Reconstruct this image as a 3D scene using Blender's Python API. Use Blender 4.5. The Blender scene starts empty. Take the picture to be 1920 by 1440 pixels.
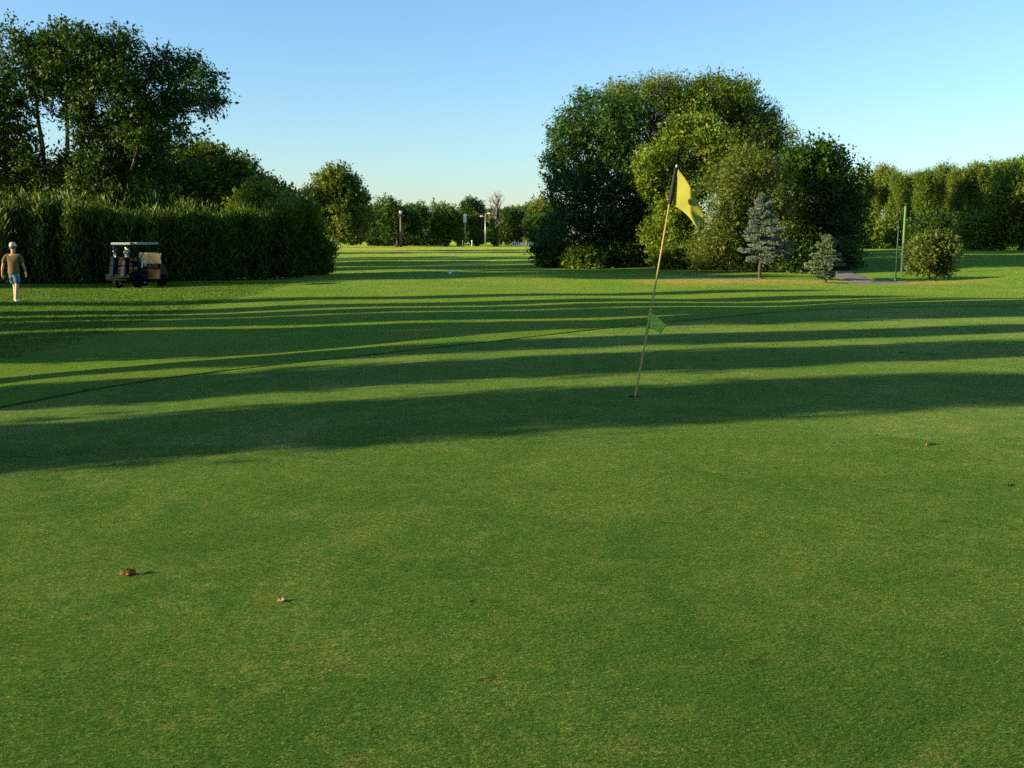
import bpy, bmesh, math, random
import numpy as np
from mathutils import Vector, Matrix

# ------------------------------------------------------------------ camera, sky, sun, exposure
S = bpy.context.scene
COL = S.collection
F = 1850.0                       # focal length in photo pixels (1920 wide)
PITCH = math.radians(8.3)
CAMZ = 1.85
SUN_EL = math.radians(13.0)
SUN_AZ = math.radians(16.0)      # the light travels along +X, turned this much towards +Y

cam_d = bpy.data.cameras.new('camera')
cam = bpy.data.objects.new('camera', cam_d); COL.objects.link(cam)
cam_d.sensor_width = 36.0; cam_d.lens = F / 1920 * 36.0
cam_d.clip_start = 0.05; cam_d.clip_end = 9000
cam.location = (0, 0, CAMZ); cam.rotation_euler = (math.pi / 2 - PITCH, 0, 0)
S.camera = cam

W = bpy.data.worlds.new('World'); S.world = W; W.use_nodes = True
wn = W.node_tree.nodes; wl = W.node_tree.links
bg = wn['Background']
sky = wn.new('ShaderNodeTexSky'); sky.sky_type = 'NISHITA'; sky.sun_disc = False
sky.sun_elevation = SUN_EL; sky.sun_rotation = math.radians(270.0 - math.degrees(SUN_AZ))
sky.altitude = 0; sky.air_density = 1.12; sky.dust_density = 0.5; sky.ozone_density = 4.3
wl.new(sky.outputs[0], bg.inputs[0]); bg.inputs[1].default_value = 0.099

sun_d = bpy.data.lights.new('sun', 'SUN'); sun = bpy.data.objects.new('sun', sun_d); COL.objects.link(sun)
sun_d.energy = 5.0; sun_d.angle = math.radians(0.5); sun_d.color = (1.0, 0.80, 0.46)
LDIR = Vector((math.cos(SUN_AZ) * math.cos(SUN_EL), math.sin(SUN_AZ) * math.cos(SUN_EL), -math.sin(SUN_EL)))
sun.rotation_euler = LDIR.to_track_quat('-Z', 'Y').to_euler(); sun.location = (-60, -20, 40)

S.view_settings.view_transform = 'Standard'; S.view_settings.look = 'None'
S.view_settings.gamma = 1.0; S.view_settings.use_curve_mapping = False
S.view_settings.exposure = 1.45
S.render.engine = 'CYCLES'
S.cycles.max_bounces = 6; S.cycles.diffuse_bounces = 3; S.cycles.transmission_bounces = 4
S.cycles.transparent_max_bounces = 8
S.cycles.use_denoising = False

# ------------------------------------------------------------------ small helpers
def R(a): return math.radians(a)
def ray(px, py):
    r = (px - 960) / F; u = (720 - py) / F
    return np.array([r, math.cos(PITCH) + u * math.sin(PITCH), -math.sin(PITCH) + u * math.cos(PITCH)])
def at(px, py, depth):
    d = ray(px, py); return np.array([0, 0, CAMZ]) + d * (depth / d[1])
def on_plane(px, py, z=0.0):
    d = ray(px, py); return np.array([0, 0, CAMZ]) + d * ((z - CAMZ) / d[2])
def sstep(a, b, x):
    t = np.clip((np.asarray(x, float) - a) / (b - a), 0, 1); return t * t * (3 - 2 * t)

def tag(o, label=None, cat=None, group=None, kind=None):
    if label: o['label'] = label
    if cat: o['category'] = cat
    if group: o['group'] = group
    if kind: o['kind'] = kind
    return o
def link(name, me, mat=None, parent=None):
    o = bpy.data.objects.new(name, me); COL.objects.link(o)
    if mat is not None and len(me.materials) == 0: me.materials.append(mat)
    if parent is not None: o.parent = parent
    return o
def empty(name, loc, rz=0.0, scale=1.0):
    o = bpy.data.objects.new(name, None); COL.objects.link(o)
    o.location = tuple(float(v) for v in loc); o.rotation_euler = (0, 0, rz)
    o.scale = scale if isinstance(scale, (tuple, list)) else (scale,) * 3
    o.empty_display_size = 0.2
    return o
def np_mesh(name, verts, faces, smooth=True, tint=None):
    """faces: (n,k) int array, all with the same number of corners"""
    verts = np.asarray(verts, np.float32); faces = np.asarray(faces, np.int32)
    n, k = faces.shape
    me = bpy.data.meshes.new(name)
    me.vertices.add(len(verts)); me.vertices.foreach_set('co', verts.ravel())
    me.loops.add(n * k); me.loops.foreach_set('vertex_index', faces.ravel())
    me.polygons.add(n)
    me.polygons.foreach_set('loop_start', np.arange(0, n * k, k, dtype=np.int32))
    me.polygons.foreach_set('loop_total', np.full(n, k, np.int32))
    if smooth: me.polygons.foreach_set('use_smooth', np.ones(n, bool))
    if tint is not None:
        a = me.attributes.new('tint', 'FLOAT', 'FACE'); a.data.foreach_set('value', np.asarray(tint, np.float32))
    me.update(calc_edges=True); me.validate()
    return me
def bm_mesh(name, bm, smooth=False):
    me = bpy.data.meshes.new(name); bm.normal_update(); bm.to_mesh(me); bm.free()
    if smooth:
        for p in me.polygons: p.use_smooth = True
    return me
def box_mesh(name, c, s, bevel=0.01, rot=None, seg=2):
    bm = bmesh.new(); bmesh.ops.create_cube(bm, size=1.0)
    bmesh.ops.scale(bm, vec=s, verts=bm.verts)
    if bevel > 0: bmesh.ops.bevel(bm, geom=list(bm.edges), offset=bevel, segments=seg, affect='EDGES', profile=0.5)
    if rot is not None: bmesh.ops.rotate(bm, cent=(0, 0, 0), matrix=Matrix.Rotation(rot[0], 3, rot[1]), verts=bm.verts)
    bmesh.ops.translate(bm, vec=c, verts=bm.verts)
    return bm_mesh(name, bm)
def prism_mesh(name, prof, y0, y1, bevel=0.015, axis='Y'):
    """prof: list of (x,z); extruded along y"""
    bm = bmesh.new()
    a = [bm.verts.new((x, y0, z)) for x, z in prof]; b = [bm.verts.new((x, y1, z)) for x, z in prof]
    n = len(prof)
    bm.faces.new(a); bm.faces.new(b[::-1])
    for i in range(n): bm.faces.new((a[i], b[i], b[(i + 1) % n], a[(i + 1) % n]))
    bmesh.ops.recalc_face_normals(bm, faces=bm.faces)
    if bevel > 0: bmesh.ops.bevel(bm, geom=list(bm.edges), offset=bevel, segments=2, affect='EDGES', profile=0.5)
    return bm_mesh(name, bm)
def tube_data(pts, rad, n=8):
    pts = np.asarray(pts, float); m = len(pts); rad = np.broadcast_to(np.asarray(rad, float), (m,))
    t = np.gradient(pts, axis=0); t /= np.linalg.norm(t, axis=1)[:, None] + 1e-9
    ref = np.array([1.0, 0, 0]) if abs(t[0][0]) < 0.8 else np.array([0, 1.0, 0])
    u = np.cross(t, ref); u /= np.linalg.norm(u, axis=1)[:, None] + 1e-9
    v = np.cross(t, u)
    a = np.arange(n) * 2 * math.pi / n
    V = pts[:, None, :] + rad[:, None, None] * (np.cos(a)[None, :, None] * u[:, None, :] + np.sin(a)[None, :, None] * v[:, None, :])
    V = V.reshape(-1, 3)
    i = np.arange(m - 1)[:, None] * n; j = np.arange(n)[None, :]; j2 = (j + 1) % n
    Fq = np.stack([i + j, i + j2, i + n + j2, i + n + j], -1).reshape(-1, 4)
    # end caps as quad fans folded onto a centre vertex
    V = np.vstack([V, pts[:1], pts[-1:]]); c0 = m * n; c1 = c0 + 1
    caps = []
    for k in range(0, n, 2):
        caps.append([c0, (k + 2) % n, (k + 1) % n, k])
        b = (m - 1) * n; caps.append([c1, b + k, b + (k + 1) % n, b + (k + 2) % n])
    return V, np.vstack([Fq, np.array(caps)])
def merge(parts):
    Vs, Fs, off = [], [], 0
    for v, f in parts:
        Vs.append(v); Fs.append(f + off); off += len(v)
    return np.vstack(Vs), np.vstack(Fs)
def tube_mesh(name, pts, rad, n=8):
    v, f = tube_data(pts, rad, n); return np_mesh(name, v, f)
def lathe_mesh(name, prof, n=24, axis='Z', smooth=True):
    """prof: list of (r, h)"""
    prof = np.asarray(prof, float); a = np.arange(n) * 2 * math.pi / n
    V = np.stack([prof[:, None, 0] * np.cos(a), prof[:, None, 0] * np.sin(a), np.repeat(prof[:, None, 1], n, 1)], -1).reshape(-1, 3)
    if axis == 'Y': V = V[:, [0, 2, 1]] * np.array([1, 1, -1])
    i = np.arange(len(prof) - 1)[:, None] * n; j = np.arange(n)[None, :]; j2 = (j + 1) % n
    return np_mesh(name, V, np.stack([i + j, i + j2, i + n + j2, i + n + j], -1).reshape(-1, 4), smooth)

# ------------------------------------------------------------------ materials
def new_mat(name):
    m = bpy.data.materials.new(name); m.use_nodes = True
    return m, m.node_tree.nodes, m.node_tree.links, m.node_tree.nodes['Principled BSDF']
def plain(name, col, rough=0.6, spec=0.3, metal=0.0, var=0.12, scale=14.0, bump=0.0):
    m, n, l, p = new_mat(name)
    tc = n.new('ShaderNodeTexCoord'); nz = n.new('ShaderNodeTexNoise'); nz.inputs['Scale'].default_value = scale
    nz.inputs['Detail'].default_value = 5
    l.new(tc.outputs['Object'], nz.inputs['Vector'])
    mx = n.new('ShaderNodeMix'); mx.data_type = 'RGBA'
    mx.inputs[6].default_value = tuple(c * (1 - var) for c in col) + (1,)
    mx.inputs[7].default_value = tuple(min(1, c * (1 + var)) for c in col) + (1,)
    l.new(nz.outputs['Fac'], mx.inputs[0]); l.new(mx.outputs[2], p.inputs['Base Color'])
    p.inputs['Roughness'].default_value = rough; p.inputs['Metallic'].default_value = metal
    p.inputs['Specular IOR Level'].default_value = spec
    if bump > 0:
        b = n.new('ShaderNodeBump'); b.inputs['Strength'].default_value = bump; b.inputs['Distance'].default_value = 0.01
        l.new(nz.outputs['Fac'], b.inputs['Height']); l.new(b.outputs[0], p.inputs['Normal'])
    return m
def leaf_mat(name, dark, light, trans=0.3, rough=0.5, spec=0.2):
    m, n, l, p = new_mat(name)
    at_ = n.new('ShaderNodeAttribute'); at_.attribute_name = 'tint'
    oi = n.new('ShaderNodeObjectInfo')
    ad = n.new('ShaderNodeMath'); ad.operation = 'MULTIPLY_ADD'; ad.inputs[1].default_value = 0.25; 
    l.new(oi.outputs['Random'], ad.inputs[0]); l.new(at_.outputs['Fac'], ad.inputs[2])
    sb = n.new('ShaderNodeMath'); sb.operation = 'SUBTRACT'; sb.inputs[1].default_value = 0.125; sb.use_clamp = True
    l.new(ad.outputs[0], sb.inputs[0])
    mx = n.new('ShaderNodeMix'); mx.data_type = 'RGBA'
    mx.inputs[6].default_value = dark + (1,); mx.inputs[7].default_value = light + (1,)
    l.new(sb.outputs[0], mx.inputs[0])
    l.new(mx.outputs[2], p.inputs['Base Color']); p.inputs['Roughness'].default_value = rough
    p.inputs['Specular IOR Level'].default_value = spec
    tr = n.new('ShaderNodeBsdfTranslucent')
    hs = n.new('ShaderNodeHueSaturation'); hs.inputs['Hue'].default_value = 0.485; hs.inputs['Value'].default_value = 1.25; hs.inputs['Saturation'].default_value = 1.1
    l.new(mx.outputs[2], hs.inputs['Color']); l.new(hs.outputs[0], tr.inputs[0])
    ms = n.new('ShaderNodeMixShader'); ms.inputs[0].default_value = trans
    l.new(p.outputs[0], ms.inputs[1]); l.new(tr.outputs[0], ms.inputs[2])
    l.new(ms.outputs[0], n['Material Output'].inputs[0])
    return m
def bark_mat(name, col, col2, scale=6.0):
    m, n, l, p = new_mat(name)
    tc = n.new('ShaderNodeTexCoord'); mp = n.new('ShaderNodeMapping'); mp.inputs['Scale'].default_value = (1, 1, 0.2)
    l.new(tc.outputs['Object'], mp.inputs[0])
    nz = n.new('ShaderNodeTexNoise'); nz.inputs['Scale'].default_value = scale; nz.inputs['Detail'].default_value = 8
    l.new(mp.outputs[0], nz.inputs['Vector'])
    mx = n.new('ShaderNodeMix'); mx.data_type = 'RGBA'; mx.inputs[6].default_value = col + (1,); mx.inputs[7].default_value = col2 + (1,)
    l.new(nz.outputs['Fac'], mx.inputs[0]); l.new(mx.outputs[2], p.inputs['Base Color'])
    b = n.new('ShaderNodeBump'); b.inputs['Strength'].default_value = 0.6; b.inputs['Distance'].default_value = 0.03
    l.new(nz.outputs['Fac'], b.inputs['Height']); l.new(b.outputs[0], p.inputs['Normal'])
    p.inputs['Roughness'].default_value = 0.9; p.inputs['Specular IOR Level'].default_value = 0.1
    return m

LEAF = {
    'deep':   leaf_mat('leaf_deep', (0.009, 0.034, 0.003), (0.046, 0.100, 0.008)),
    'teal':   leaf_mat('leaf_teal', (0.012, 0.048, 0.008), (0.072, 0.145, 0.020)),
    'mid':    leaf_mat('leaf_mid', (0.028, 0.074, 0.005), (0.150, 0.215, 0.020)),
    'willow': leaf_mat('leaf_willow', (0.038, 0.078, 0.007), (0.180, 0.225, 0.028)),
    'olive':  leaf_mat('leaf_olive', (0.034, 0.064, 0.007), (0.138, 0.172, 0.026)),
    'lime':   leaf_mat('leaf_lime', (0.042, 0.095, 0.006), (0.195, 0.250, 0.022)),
    'reed':   leaf_mat('leaf_reed', (0.010, 0.044, 0.003), (0.125, 0.185, 0.015)),
    'spruce': leaf_mat('needle_blue_spruce', (0.055, 0.098, 0.068), (0.165, 0.225, 0.165), trans=0.1),
    'spruce2': leaf_mat('needle_green_spruce', (0.048, 0.095, 0.048), (0.150, 0.215, 0.115), trans=0.1),
}
BARK = bark_mat('bark_grey_brown', (0.045, 0.035, 0.026), (0.13, 0.10, 0.075))
BARK_PALE = bark_mat('bark_pale', (0.20, 0.17, 0.13), (0.42, 0.38, 0.30))
BARK_TAN = bark_mat('bark_tan', (0.13, 0.09, 0.05), (0.30, 0.22, 0.13))

# ------------------------------------------------------------------ the lie of the land
def spline(pts, per=12, closed=True):
    P = np.asarray(pts, float); n = len(P); out = []
    rng_ = range(n) if closed else range(n - 1)
    for i in rng_:
        if closed: p0, p1, p2, p3 = P[i - 1], P[i], P[(i + 1) % n], P[(i + 2) % n]
        else: p0, p1, p2, p3 = P[max(i - 1, 0)], P[i], P[i + 1], P[min(i + 2, n - 1)]
        for k in range(per):
            t = k / per
            out.append(0.5 * ((2 * p1) + (-p0 + p2) * t + (2 * p0 - 5 * p1 + 4 * p2 - p3) * t * t + (-p0 + 3 * p1 - 3 * p2 + p3) * t ** 3))
    if not closed: out.append(P[-1])
    return np.array(out)
def signed_dist(x, y, poly):
    x = np.asarray(x, float).ravel(); y = np.asarray(y, float).ravel()
    best = np.full(x.shape, 1e9); inside = np.zeros(x.shape, bool)
    n = len(poly)
    for i in range(n):
        ax, ay = poly[i]; bx, by = poly[(i + 1) % n]
        dx, dy = bx - ax, by - ay
        t = np.clip(((x - ax) * dx + (y - ay) * dy) / (dx * dx + dy * dy + 1e-12), 0, 1)
        best = np.minimum(best, (x - ax - t * dx) ** 2 + (y - ay - t * dy) ** 2)
        c = ((ay > y) != (by > y)) & (x < (bx - ax) * (y - ay) / ((by - ay) if by != ay else 1e-12) + ax)
        inside ^= c
    d = np.sqrt(best); return np.where(inside, -d, d)

GZ = 0.30
def gp(px, py): p = on_plane(px, py, GZ); return (p[0], p[1])
GREEN = spline([gp(0, 748), gp(215, 710), gp(430, 684), gp(700, 661), gp(960, 637), gp(1230, 608), gp(1500, 584), gp(1720, 577), gp(1920, 575),
                (17, 22.0), (20, 16), (19, 6), (12, -4), (1, -6), (-6, -3), (-7.5, 2.5), (-6.4, 6.8)], 14)
def fp(px, py): p = on_plane(px, py, 0.0); return (p[0], p[1])
FAIRWAY = spline([fp(-60, 705), fp(0, 690), fp(240, 612), fp(400, 566), fp(510, 543), (-10.5, 47), (-13, 60), (-24, 110), (-40, 190), (-42, 250),
                  (14, 250), (6, 150), (4, 100), (3, 70), (4.5, 54), (9, 45), (15, 40), (24, 33), (26, 26), (22, 24), (10, 24), (0, 17), (-6, 12.5)], 8)

def undul(x, y):
    return 0.028 * np.sin(x * 0.31 + 1.3) * np.sin(y * 0.27 + 0.4) + 0.016 * np.sin(x * 0.73 + y * 0.41)
def tilt(x, y): return -0.11 * sstep(0.6, -4.6, x) * (1 - sstep(11, 19, y))
def gund(x, y): return undul(x, y) * 0.35 + tilt(x, y)
def terrain(x, y, under=True, sd=None):
    shp = np.shape(x); x = np.asarray(x, float).ravel(); y = np.asarray(y, float).ravel()
    d = signed_dist(x, y, GREEN) if sd is None else sd
    fall = 4.0 + 8.0 * sstep(4, 16, x)
    z = GZ * (1 - sstep(0.15, 1, np.maximum(d, 0) / fall))
    z = np.where(d > 0, z, GZ)
    out = sstep(0.5, 8, d)
    z = z + undul(x, y) * (0.35 + 0.9 * out) + tilt(x, y) * (1 - out)
    z = z + 0.62 * sstep(90, 235, y)
    z = z + 1.0 * sstep(13, 27, x) * sstep(54, 74, y) * (1 - sstep(200, 300, y))
    z = z + 0.62 * np.exp(-(np.minimum(x - 25, 0) / 5.5) ** 2 - ((y - 41.0) / 3.0) ** 2) * (1 - sstep(34, 46, x))
    z = z - 0.22 * sstep(13, 18, x) * np.exp(-((y - 50) / 4.0) ** 2)
    z = z + 0.22 * np.exp(-((x - 21.5) / 3.2) ** 2 - ((y - 36.0 - 0.25 * (x - 20)) / 1.6) ** 2)
    z = z - 0.05 * sstep(-6, -12, x) * (1 - sstep(60, 90, y))
    z = z + 4.0 * sstep(420, 1500, np.hypot(x, y)) 
    if under: z = z - 0.22 * sstep(0.0, 0.9, -d)
    return z.reshape(shp)
def tz(x, y): return float(terrain(np.array([x]), np.array([y]), False)[0])
def ground_at(px, depth):
    x = (px - 960) / F * depth / (math.cos(PITCH) + 0.15 * math.sin(PITCH) * 0 ) if False else (px - 960) / F * (depth / math.cos(PITCH)) * 1.0
    # depth is measured along +Y; the lateral offset uses the camera-axis depth of a point near the ground
    z = tz(x, depth)
    for _ in range(2):
        ca = depth * math.cos(PITCH) + (CAMZ - z) * math.sin(PITCH)
        x = (px - 960) / F * ca; z = tz(x, depth)
    return np.array([x, depth, z])

# ground sheet reaching the horizon
def axis_pts(lo, hi, fine_lo, fine_hi, step, grow):
    a = [fine_lo]
    while a[-1] < fine_hi: a.append(a[-1] + step)
    s = step; b = [a[-1]]
    while b[-1] < hi: s *= grow; b.append(b[-1] + s)
    s = step; c = [a[0]]
    while c[-1] > lo: s *= grow; c.append(c[-1] - s)
    return np.array(c[:0:-1] + a + b[1:])
xs = axis_pts(-3500, 3500, -16, 30, 0.26, 1.055); ys = axis_pts(-900, 4500, 4, 50, 0.30, 1.05)
GX, GY = np.meshgrid(xs, ys)
sd_g = signed_dist(GX, GY, GREEN)
gzv = terrain(GX, GY, True, sd_g)
nx, ny = len(xs), len(ys)
ii = (np.arange(ny - 1)[:, None] * nx + np.arange(nx - 1)[None, :])
gf = np.stack([ii, ii + 1, ii + nx + 1, ii + nx], -1).reshape(-1, 4)
gme = np_mesh('ground', np.stack([GX, GY, gzv], -1).reshape(-1, 3), gf)
fd = signed_dist(GX, GY, FAIRWAY)
fa = gme.attributes.new('mown', 'FLOAT', 'POINT'); fa.data.foreach_set('value', np.clip(0.5 - (fd + 0.35 * np.sin(GX.ravel() * 1.9 + GY.ravel()) * np.sin(GY.ravel() * 1.3)) / 1.4, 0, 1).astype(np.float32))
# dry, thin turf beside the path
dry = 1.25 * np.exp(-((GY.ravel() - (45.0 - 0.12 * (GX.ravel() - 10))) / 3.2) ** 2) * sstep(3.5, 8, GX.ravel()) * (1 - sstep(17, 21, GX.ravel()))
dry = np.maximum(dry, 0.32 * sstep(105, 130, GY.ravel()) * (1 - sstep(260, 300, GY.ravel())))
da = gme.attributes.new('dry', 'FLOAT', 'POINT'); da.data.foreach_set('value', dry.astype(np.float32))

def turf_mat(name, ground=True):
    m, n, l, p = new_mat(name)
    geo = n.new('ShaderNodeNewGeometry')
    def noise(scale, detail=4, rough=0.55, dist=0.0, vec=None):
        z = n.new('ShaderNodeTexNoise'); z.inputs['Scale'].default_value = scale; z.inputs['Detail'].default_value = detail
        z.inputs['Roughness'].default_value = rough; z.inputs['Distortion'].default_value = dist
        l.new(vec if vec is not None else geo.outputs['Position'], z.inputs['Vector']); return z.outputs['Fac']
    def ramp(fac, a, b):
        r = n.new('ShaderNodeMapRange'); r.inputs['From Min'].default_value = a; r.inputs['From Max'].default_value = b
        r.interpolation_type = 'SMOOTHSTEP'; l.new(fac, r.inputs['Value']); return r.outputs[0]
    def mix(fac, a, b):
        x = n.new('ShaderNodeMix'); x.data_type = 'RGBA'
        if isinstance(fac, float): x.inputs[0].default_value = fac
        else: l.new(fac, x.inputs[0])
        for k, v in ((6, a), (7, b)):
            if isinstance(v, tuple): x.inputs[k].default_value = v + (1,)
            else: l.new(v, x.inputs[k])
        return x.outputs[2]
    def attr(nm):
        a = n.new('ShaderNodeAttribute'); a.attribute_name = nm; return a.outputs['Fac']
    def mul(a, b):
        x = n.new('ShaderNodeMath'); x.operation = 'MULTIPLY'
        for k, v in ((0, a), (1, b)):
            if isinstance(v, (int, float)): x.inputs[k].default_value = v
            else: l.new(v, x.inputs[k])
        return x.outputs[0]
    if ground:
        rough_c = mix(ramp(noise(0.5, 5), 0.35, 0.65), (0.032, 0.092, 0.006), (0.062, 0.110, 0.009))
        rough_c = mix(mul(ramp(noise(22, 3), 0.45, 0.75), 0.5), rough_c, (0.07, 0.13, 0.008))
        fair_c = mix(ramp(noise(0.35, 5), 0.35, 0.65), (0.042, 0.108, 0.0065), (0.080, 0.119, 0.010))
        fair_c = mix(mul(ramp(noise(9, 4), 0.5, 0.8), 0.35), fair_c, (0.10, 0.14, 0.010))
        col = mix(attr('mown'), rough_c, fair_c)
        dr = mul(attr('dry'), ramp(noise(0.8, 5, 0.65), 0.30, 0.62))
        col = mix(dr, col, (0.19, 0.130, 0.036))
        fine = noise(34, 4, 0.7); mid = noise(5, 4)
        bstr, bdist = 0.8, 0.05
    else:
        m1 = ramp(noise(11, 5, 0.75), 0.42, 0.62)
        col = mix(m1, (0.027, 0.086, 0.010), (0.074, 0.110, 0.019))
        m2 = ramp(noise(26, 4, 0.7), 0.55, 0.68)
        col = mix(mul(m2, 0.45), col, (0.010, 0.066, 0.003))
        sp = ramp(noise(55, 4, 0.75), 0.42, 0.60)
        col = mix(sp, mix(0.72, col, (0.006, 0.036, 0.001)), col)
        sp3 = ramp(noise(120, 3, 0.7), 0.42, 0.58)
        col = mix(sp3, mix(0.70, col, (0.006, 0.036, 0.001)), col)
        sp2 = ramp(noise(85, 2, 0.6), 0.58, 0.68)
        col = mix(mul(sp2, 0.70), col, (0.120, 0.180, 0.024))
        # health of the turf: olive, thin and lush areas with shapes of their own
        def tintmul(fac, tint):
            x = n.new('ShaderNodeMix'); x.data_type = 'RGBA'; x.blend_type = 'MULTIPLY'; l.new(fac, x.inputs[0]); l.new(col, x.inputs[6]); x.inputs[7].default_value = tint + (1,); return x.outputs[2]
        col = tintmul(ramp(noise(0.75, 7, 0.66, 1.2), 0.44, 0.60), (1.60, 1.20, 1.6))
        col = tintmul(ramp(noise(2.2, 7, 0.70, 0.8), 0.50, 0.62), (0.60, 0.84, 0.75))
        col = tintmul(ramp(noise(0.38, 5, 0.6, 0.5), 0.50, 0.62), (1.40, 1.18, 1.6))
        col = tintmul(ramp(noise(5.0, 6, 0.7, 0.4), 0.54, 0.66), (0.76, 0.88, 0.80))
        col = tintmul(ramp(noise(7.5, 3, 0.5, 0.2), 0.70, 0.735), (0.45, 0.5, 0.4))
        # faint ribbed roller tracks pressed into the turf
        def track(ox, oy, ang, length, wid, pitch):
            sx = n.new('ShaderNodeVectorMath'); sx.operation = 'SUBTRACT'; sx.inputs[1].default_value = (ox, oy, 0); l.new(geo.outputs['Position'], sx.inputs[0])
            rt = n.new('ShaderNodeVectorRotate'); rt.rotation_type = 'Z_AXIS'; rt.inputs['Angle'].default_value = -ang; l.new(sx.outputs[0], rt.inputs['Vector'])
            sp_ = n.new('ShaderNodeSeparateXYZ'); l.new(rt.outputs[0], sp_.inputs[0])
            def band(o, w):
                ab = n.new('ShaderNodeMath'); ab.operation = 'ABSOLUTE'; l.new(o, ab.inputs[0])
                r_ = n.new('ShaderNodeMapRange'); r_.interpolation_type = 'SMOOTHSTEP'; r_.inputs['From Min'].default_value = w * 0.55; r_.inputs['From Max'].default_value = w; r_.inputs['To Min'].default_value = 1; r_.inputs['To Max'].default_value = 0; l.new(ab.outputs[0], r_.inputs['Value']); return r_.outputs[0]
            wv = n.new('ShaderNodeTexWave'); wv.wave_type = 'BANDS'; wv.bands_direction = 'DIAGONAL'; wv.inputs['Scale'].default_value = pitch; wv.inputs['Distortion'].default_value = 1.2
            wv.inputs['Detail'].default_value = 2; wv.inputs['Detail Scale'].default_value = 3
            l.new(rt.outputs[0], wv.inputs['Vector'])
            return mul(mul(mul(band(sp_.outputs['X'], length), band(sp_.outputs['Y'], wid)), ramp(wv.outputs['Fac'], 0.35, 0.6)), ramp(noise(2.5, 3), 0.30, 0.5))
        trk = None
        for arg in ((-1.0, 5.25, 0.13, 1.5, 0.17, 9.0), (-0.55, 4.55, 0.10, 1.3, 0.14, 11.0), (-1.5, 5.0, 0.30, 0.8, 0.2, 9.0), (-0.3, 5.9, 0.15, 1.2, 0.15, 9.0)):
            t_ = track(*arg)
            if trk is None: trk = t_
            else:
                ad_ = n.new('ShaderNodeMath'); ad_.operation = 'MAXIMUM'; l.new(trk, ad_.inputs[0]); l.new(t_, ad_.inputs[1]); trk = ad_.outputs[0]
        col = mix(mul(trk, 0.60), col, (0.012, 0.045, 0.003))
        fine = noise(75, 4, 0.75); mid = noise(14, 4, 0.6)
        bstr, bdist = 0.75, 0.016
    l.new(col, p.inputs['Base Color'])
    p.inputs['Roughness'].default_value = 0.85; p.inputs['Specular IOR Level'].default_value = 0.02
    p.inputs['Sheen Weight'].default_value = 0.25; p.inputs['Sheen Roughness'].default_value = 0.42
    vs = n.new('ShaderNodeVectorMath'); vs.operation = 'SCALE'; vs.inputs['Scale'].default_value = 7.5; l.new(col, vs.inputs[0]); l.new(mix(0.5, vs.outputs[0], (0.60, 0.78, 0.20)), p.inputs['Sheen Tint'])
    hsum = n.new('ShaderNodeMath'); hsum.operation = 'ADD'; l.new(fine, hsum.inputs[0]); l.new(mul(mid, 0.8), hsum.inputs[1])
    b = n.new('ShaderNodeBump'); b.inputs['Strength'].default_value = bstr; b.inputs['Distance'].default_value = bdist
    l.new(hsum.outputs[0], b.inputs['Height']); l.new(b.outputs[0], p.inputs['Normal'])
    return m
TURF = turf_mat('turf_rough_and_fairway', True); GREENM = turf_mat('turf_putting_green', False)
ground = link('ground', gme, TURF); tag(ground, 'mown fairway and rough of a golf course reaching to the tree line', kind='structure')

# putting green: polar sheet round the cup so that the cup is a real hole
CUP = np.array(gp(1188, 745)); CUPR = 0.056
angs = np.linspace(0, 2 * math.pi, 420, endpoint=False)
def boundary_r(a):
    d = np.array([math.cos(a), math.sin(a)]); best = 1e9
    P = GREEN - CUP; Q = np.roll(P, -1, 0); e = Q - P
    den = d[0] * e[:, 1] - d[1] * e[:, 0]
    t = (P[:, 0] * e[:, 1] - P[:, 1] * e[:, 0]) / np.where(abs(den) < 1e-9, 1e-9, den)
    s = (P[:, 0] * d[1] - P[:, 1] * d[0]) / np.where(abs(den) < 1e-9, 1e-9, den)
    ok = (s >= 0) & (s <= 1) & (t > 0)
    return t[ok].min()
br = np.array([boundary_r(a) for a in angs])
NRAD = 110; tt = np.linspace(0, 1, NRAD) ** 1.6
rr = CUPR + (br[:, None] - CUPR) * tt[None, :]
vx = CUP[0] + rr * np.cos(angs)[:, None]; vy = CUP[1] + rr * np.sin(angs)[:, None]
vz = GZ + gund(vx, vy) + 0.014
# rolled edge: the last ring goes below the surrounding turf
vx = np.concatenate([vx, vx[:, -1:]], 1); vy = np.concatenate([vy, vy[:, -1:]], 1); vz = np.concatenate([vz, vz[:, -1:] - 0.06], 1)
m_ = NRAD + 1; na = len(angs)
i0 = np.arange(na)[:, None] * m_; i1 = ((np.arange(na) + 1) % na)[:, None] * m_; j0 = np.arange(m_ - 1)[None, :]
gfq = np.stack([i0 + j0, i0 + j0 + 1, i1 + j0 + 1, i1 + j0], -1).reshape(-1, 4)
putting = link('putting_green', np_mesh('putting_green', np.stack([vx, vy, vz], -1).reshape(-1, 3), gfq), GREENM)
tag(putting, 'close-mown putting green with the cup and flagstick', kind='structure')
cupz = float(GZ + gund(CUP[0], CUP[1]) + 0.014)

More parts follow.
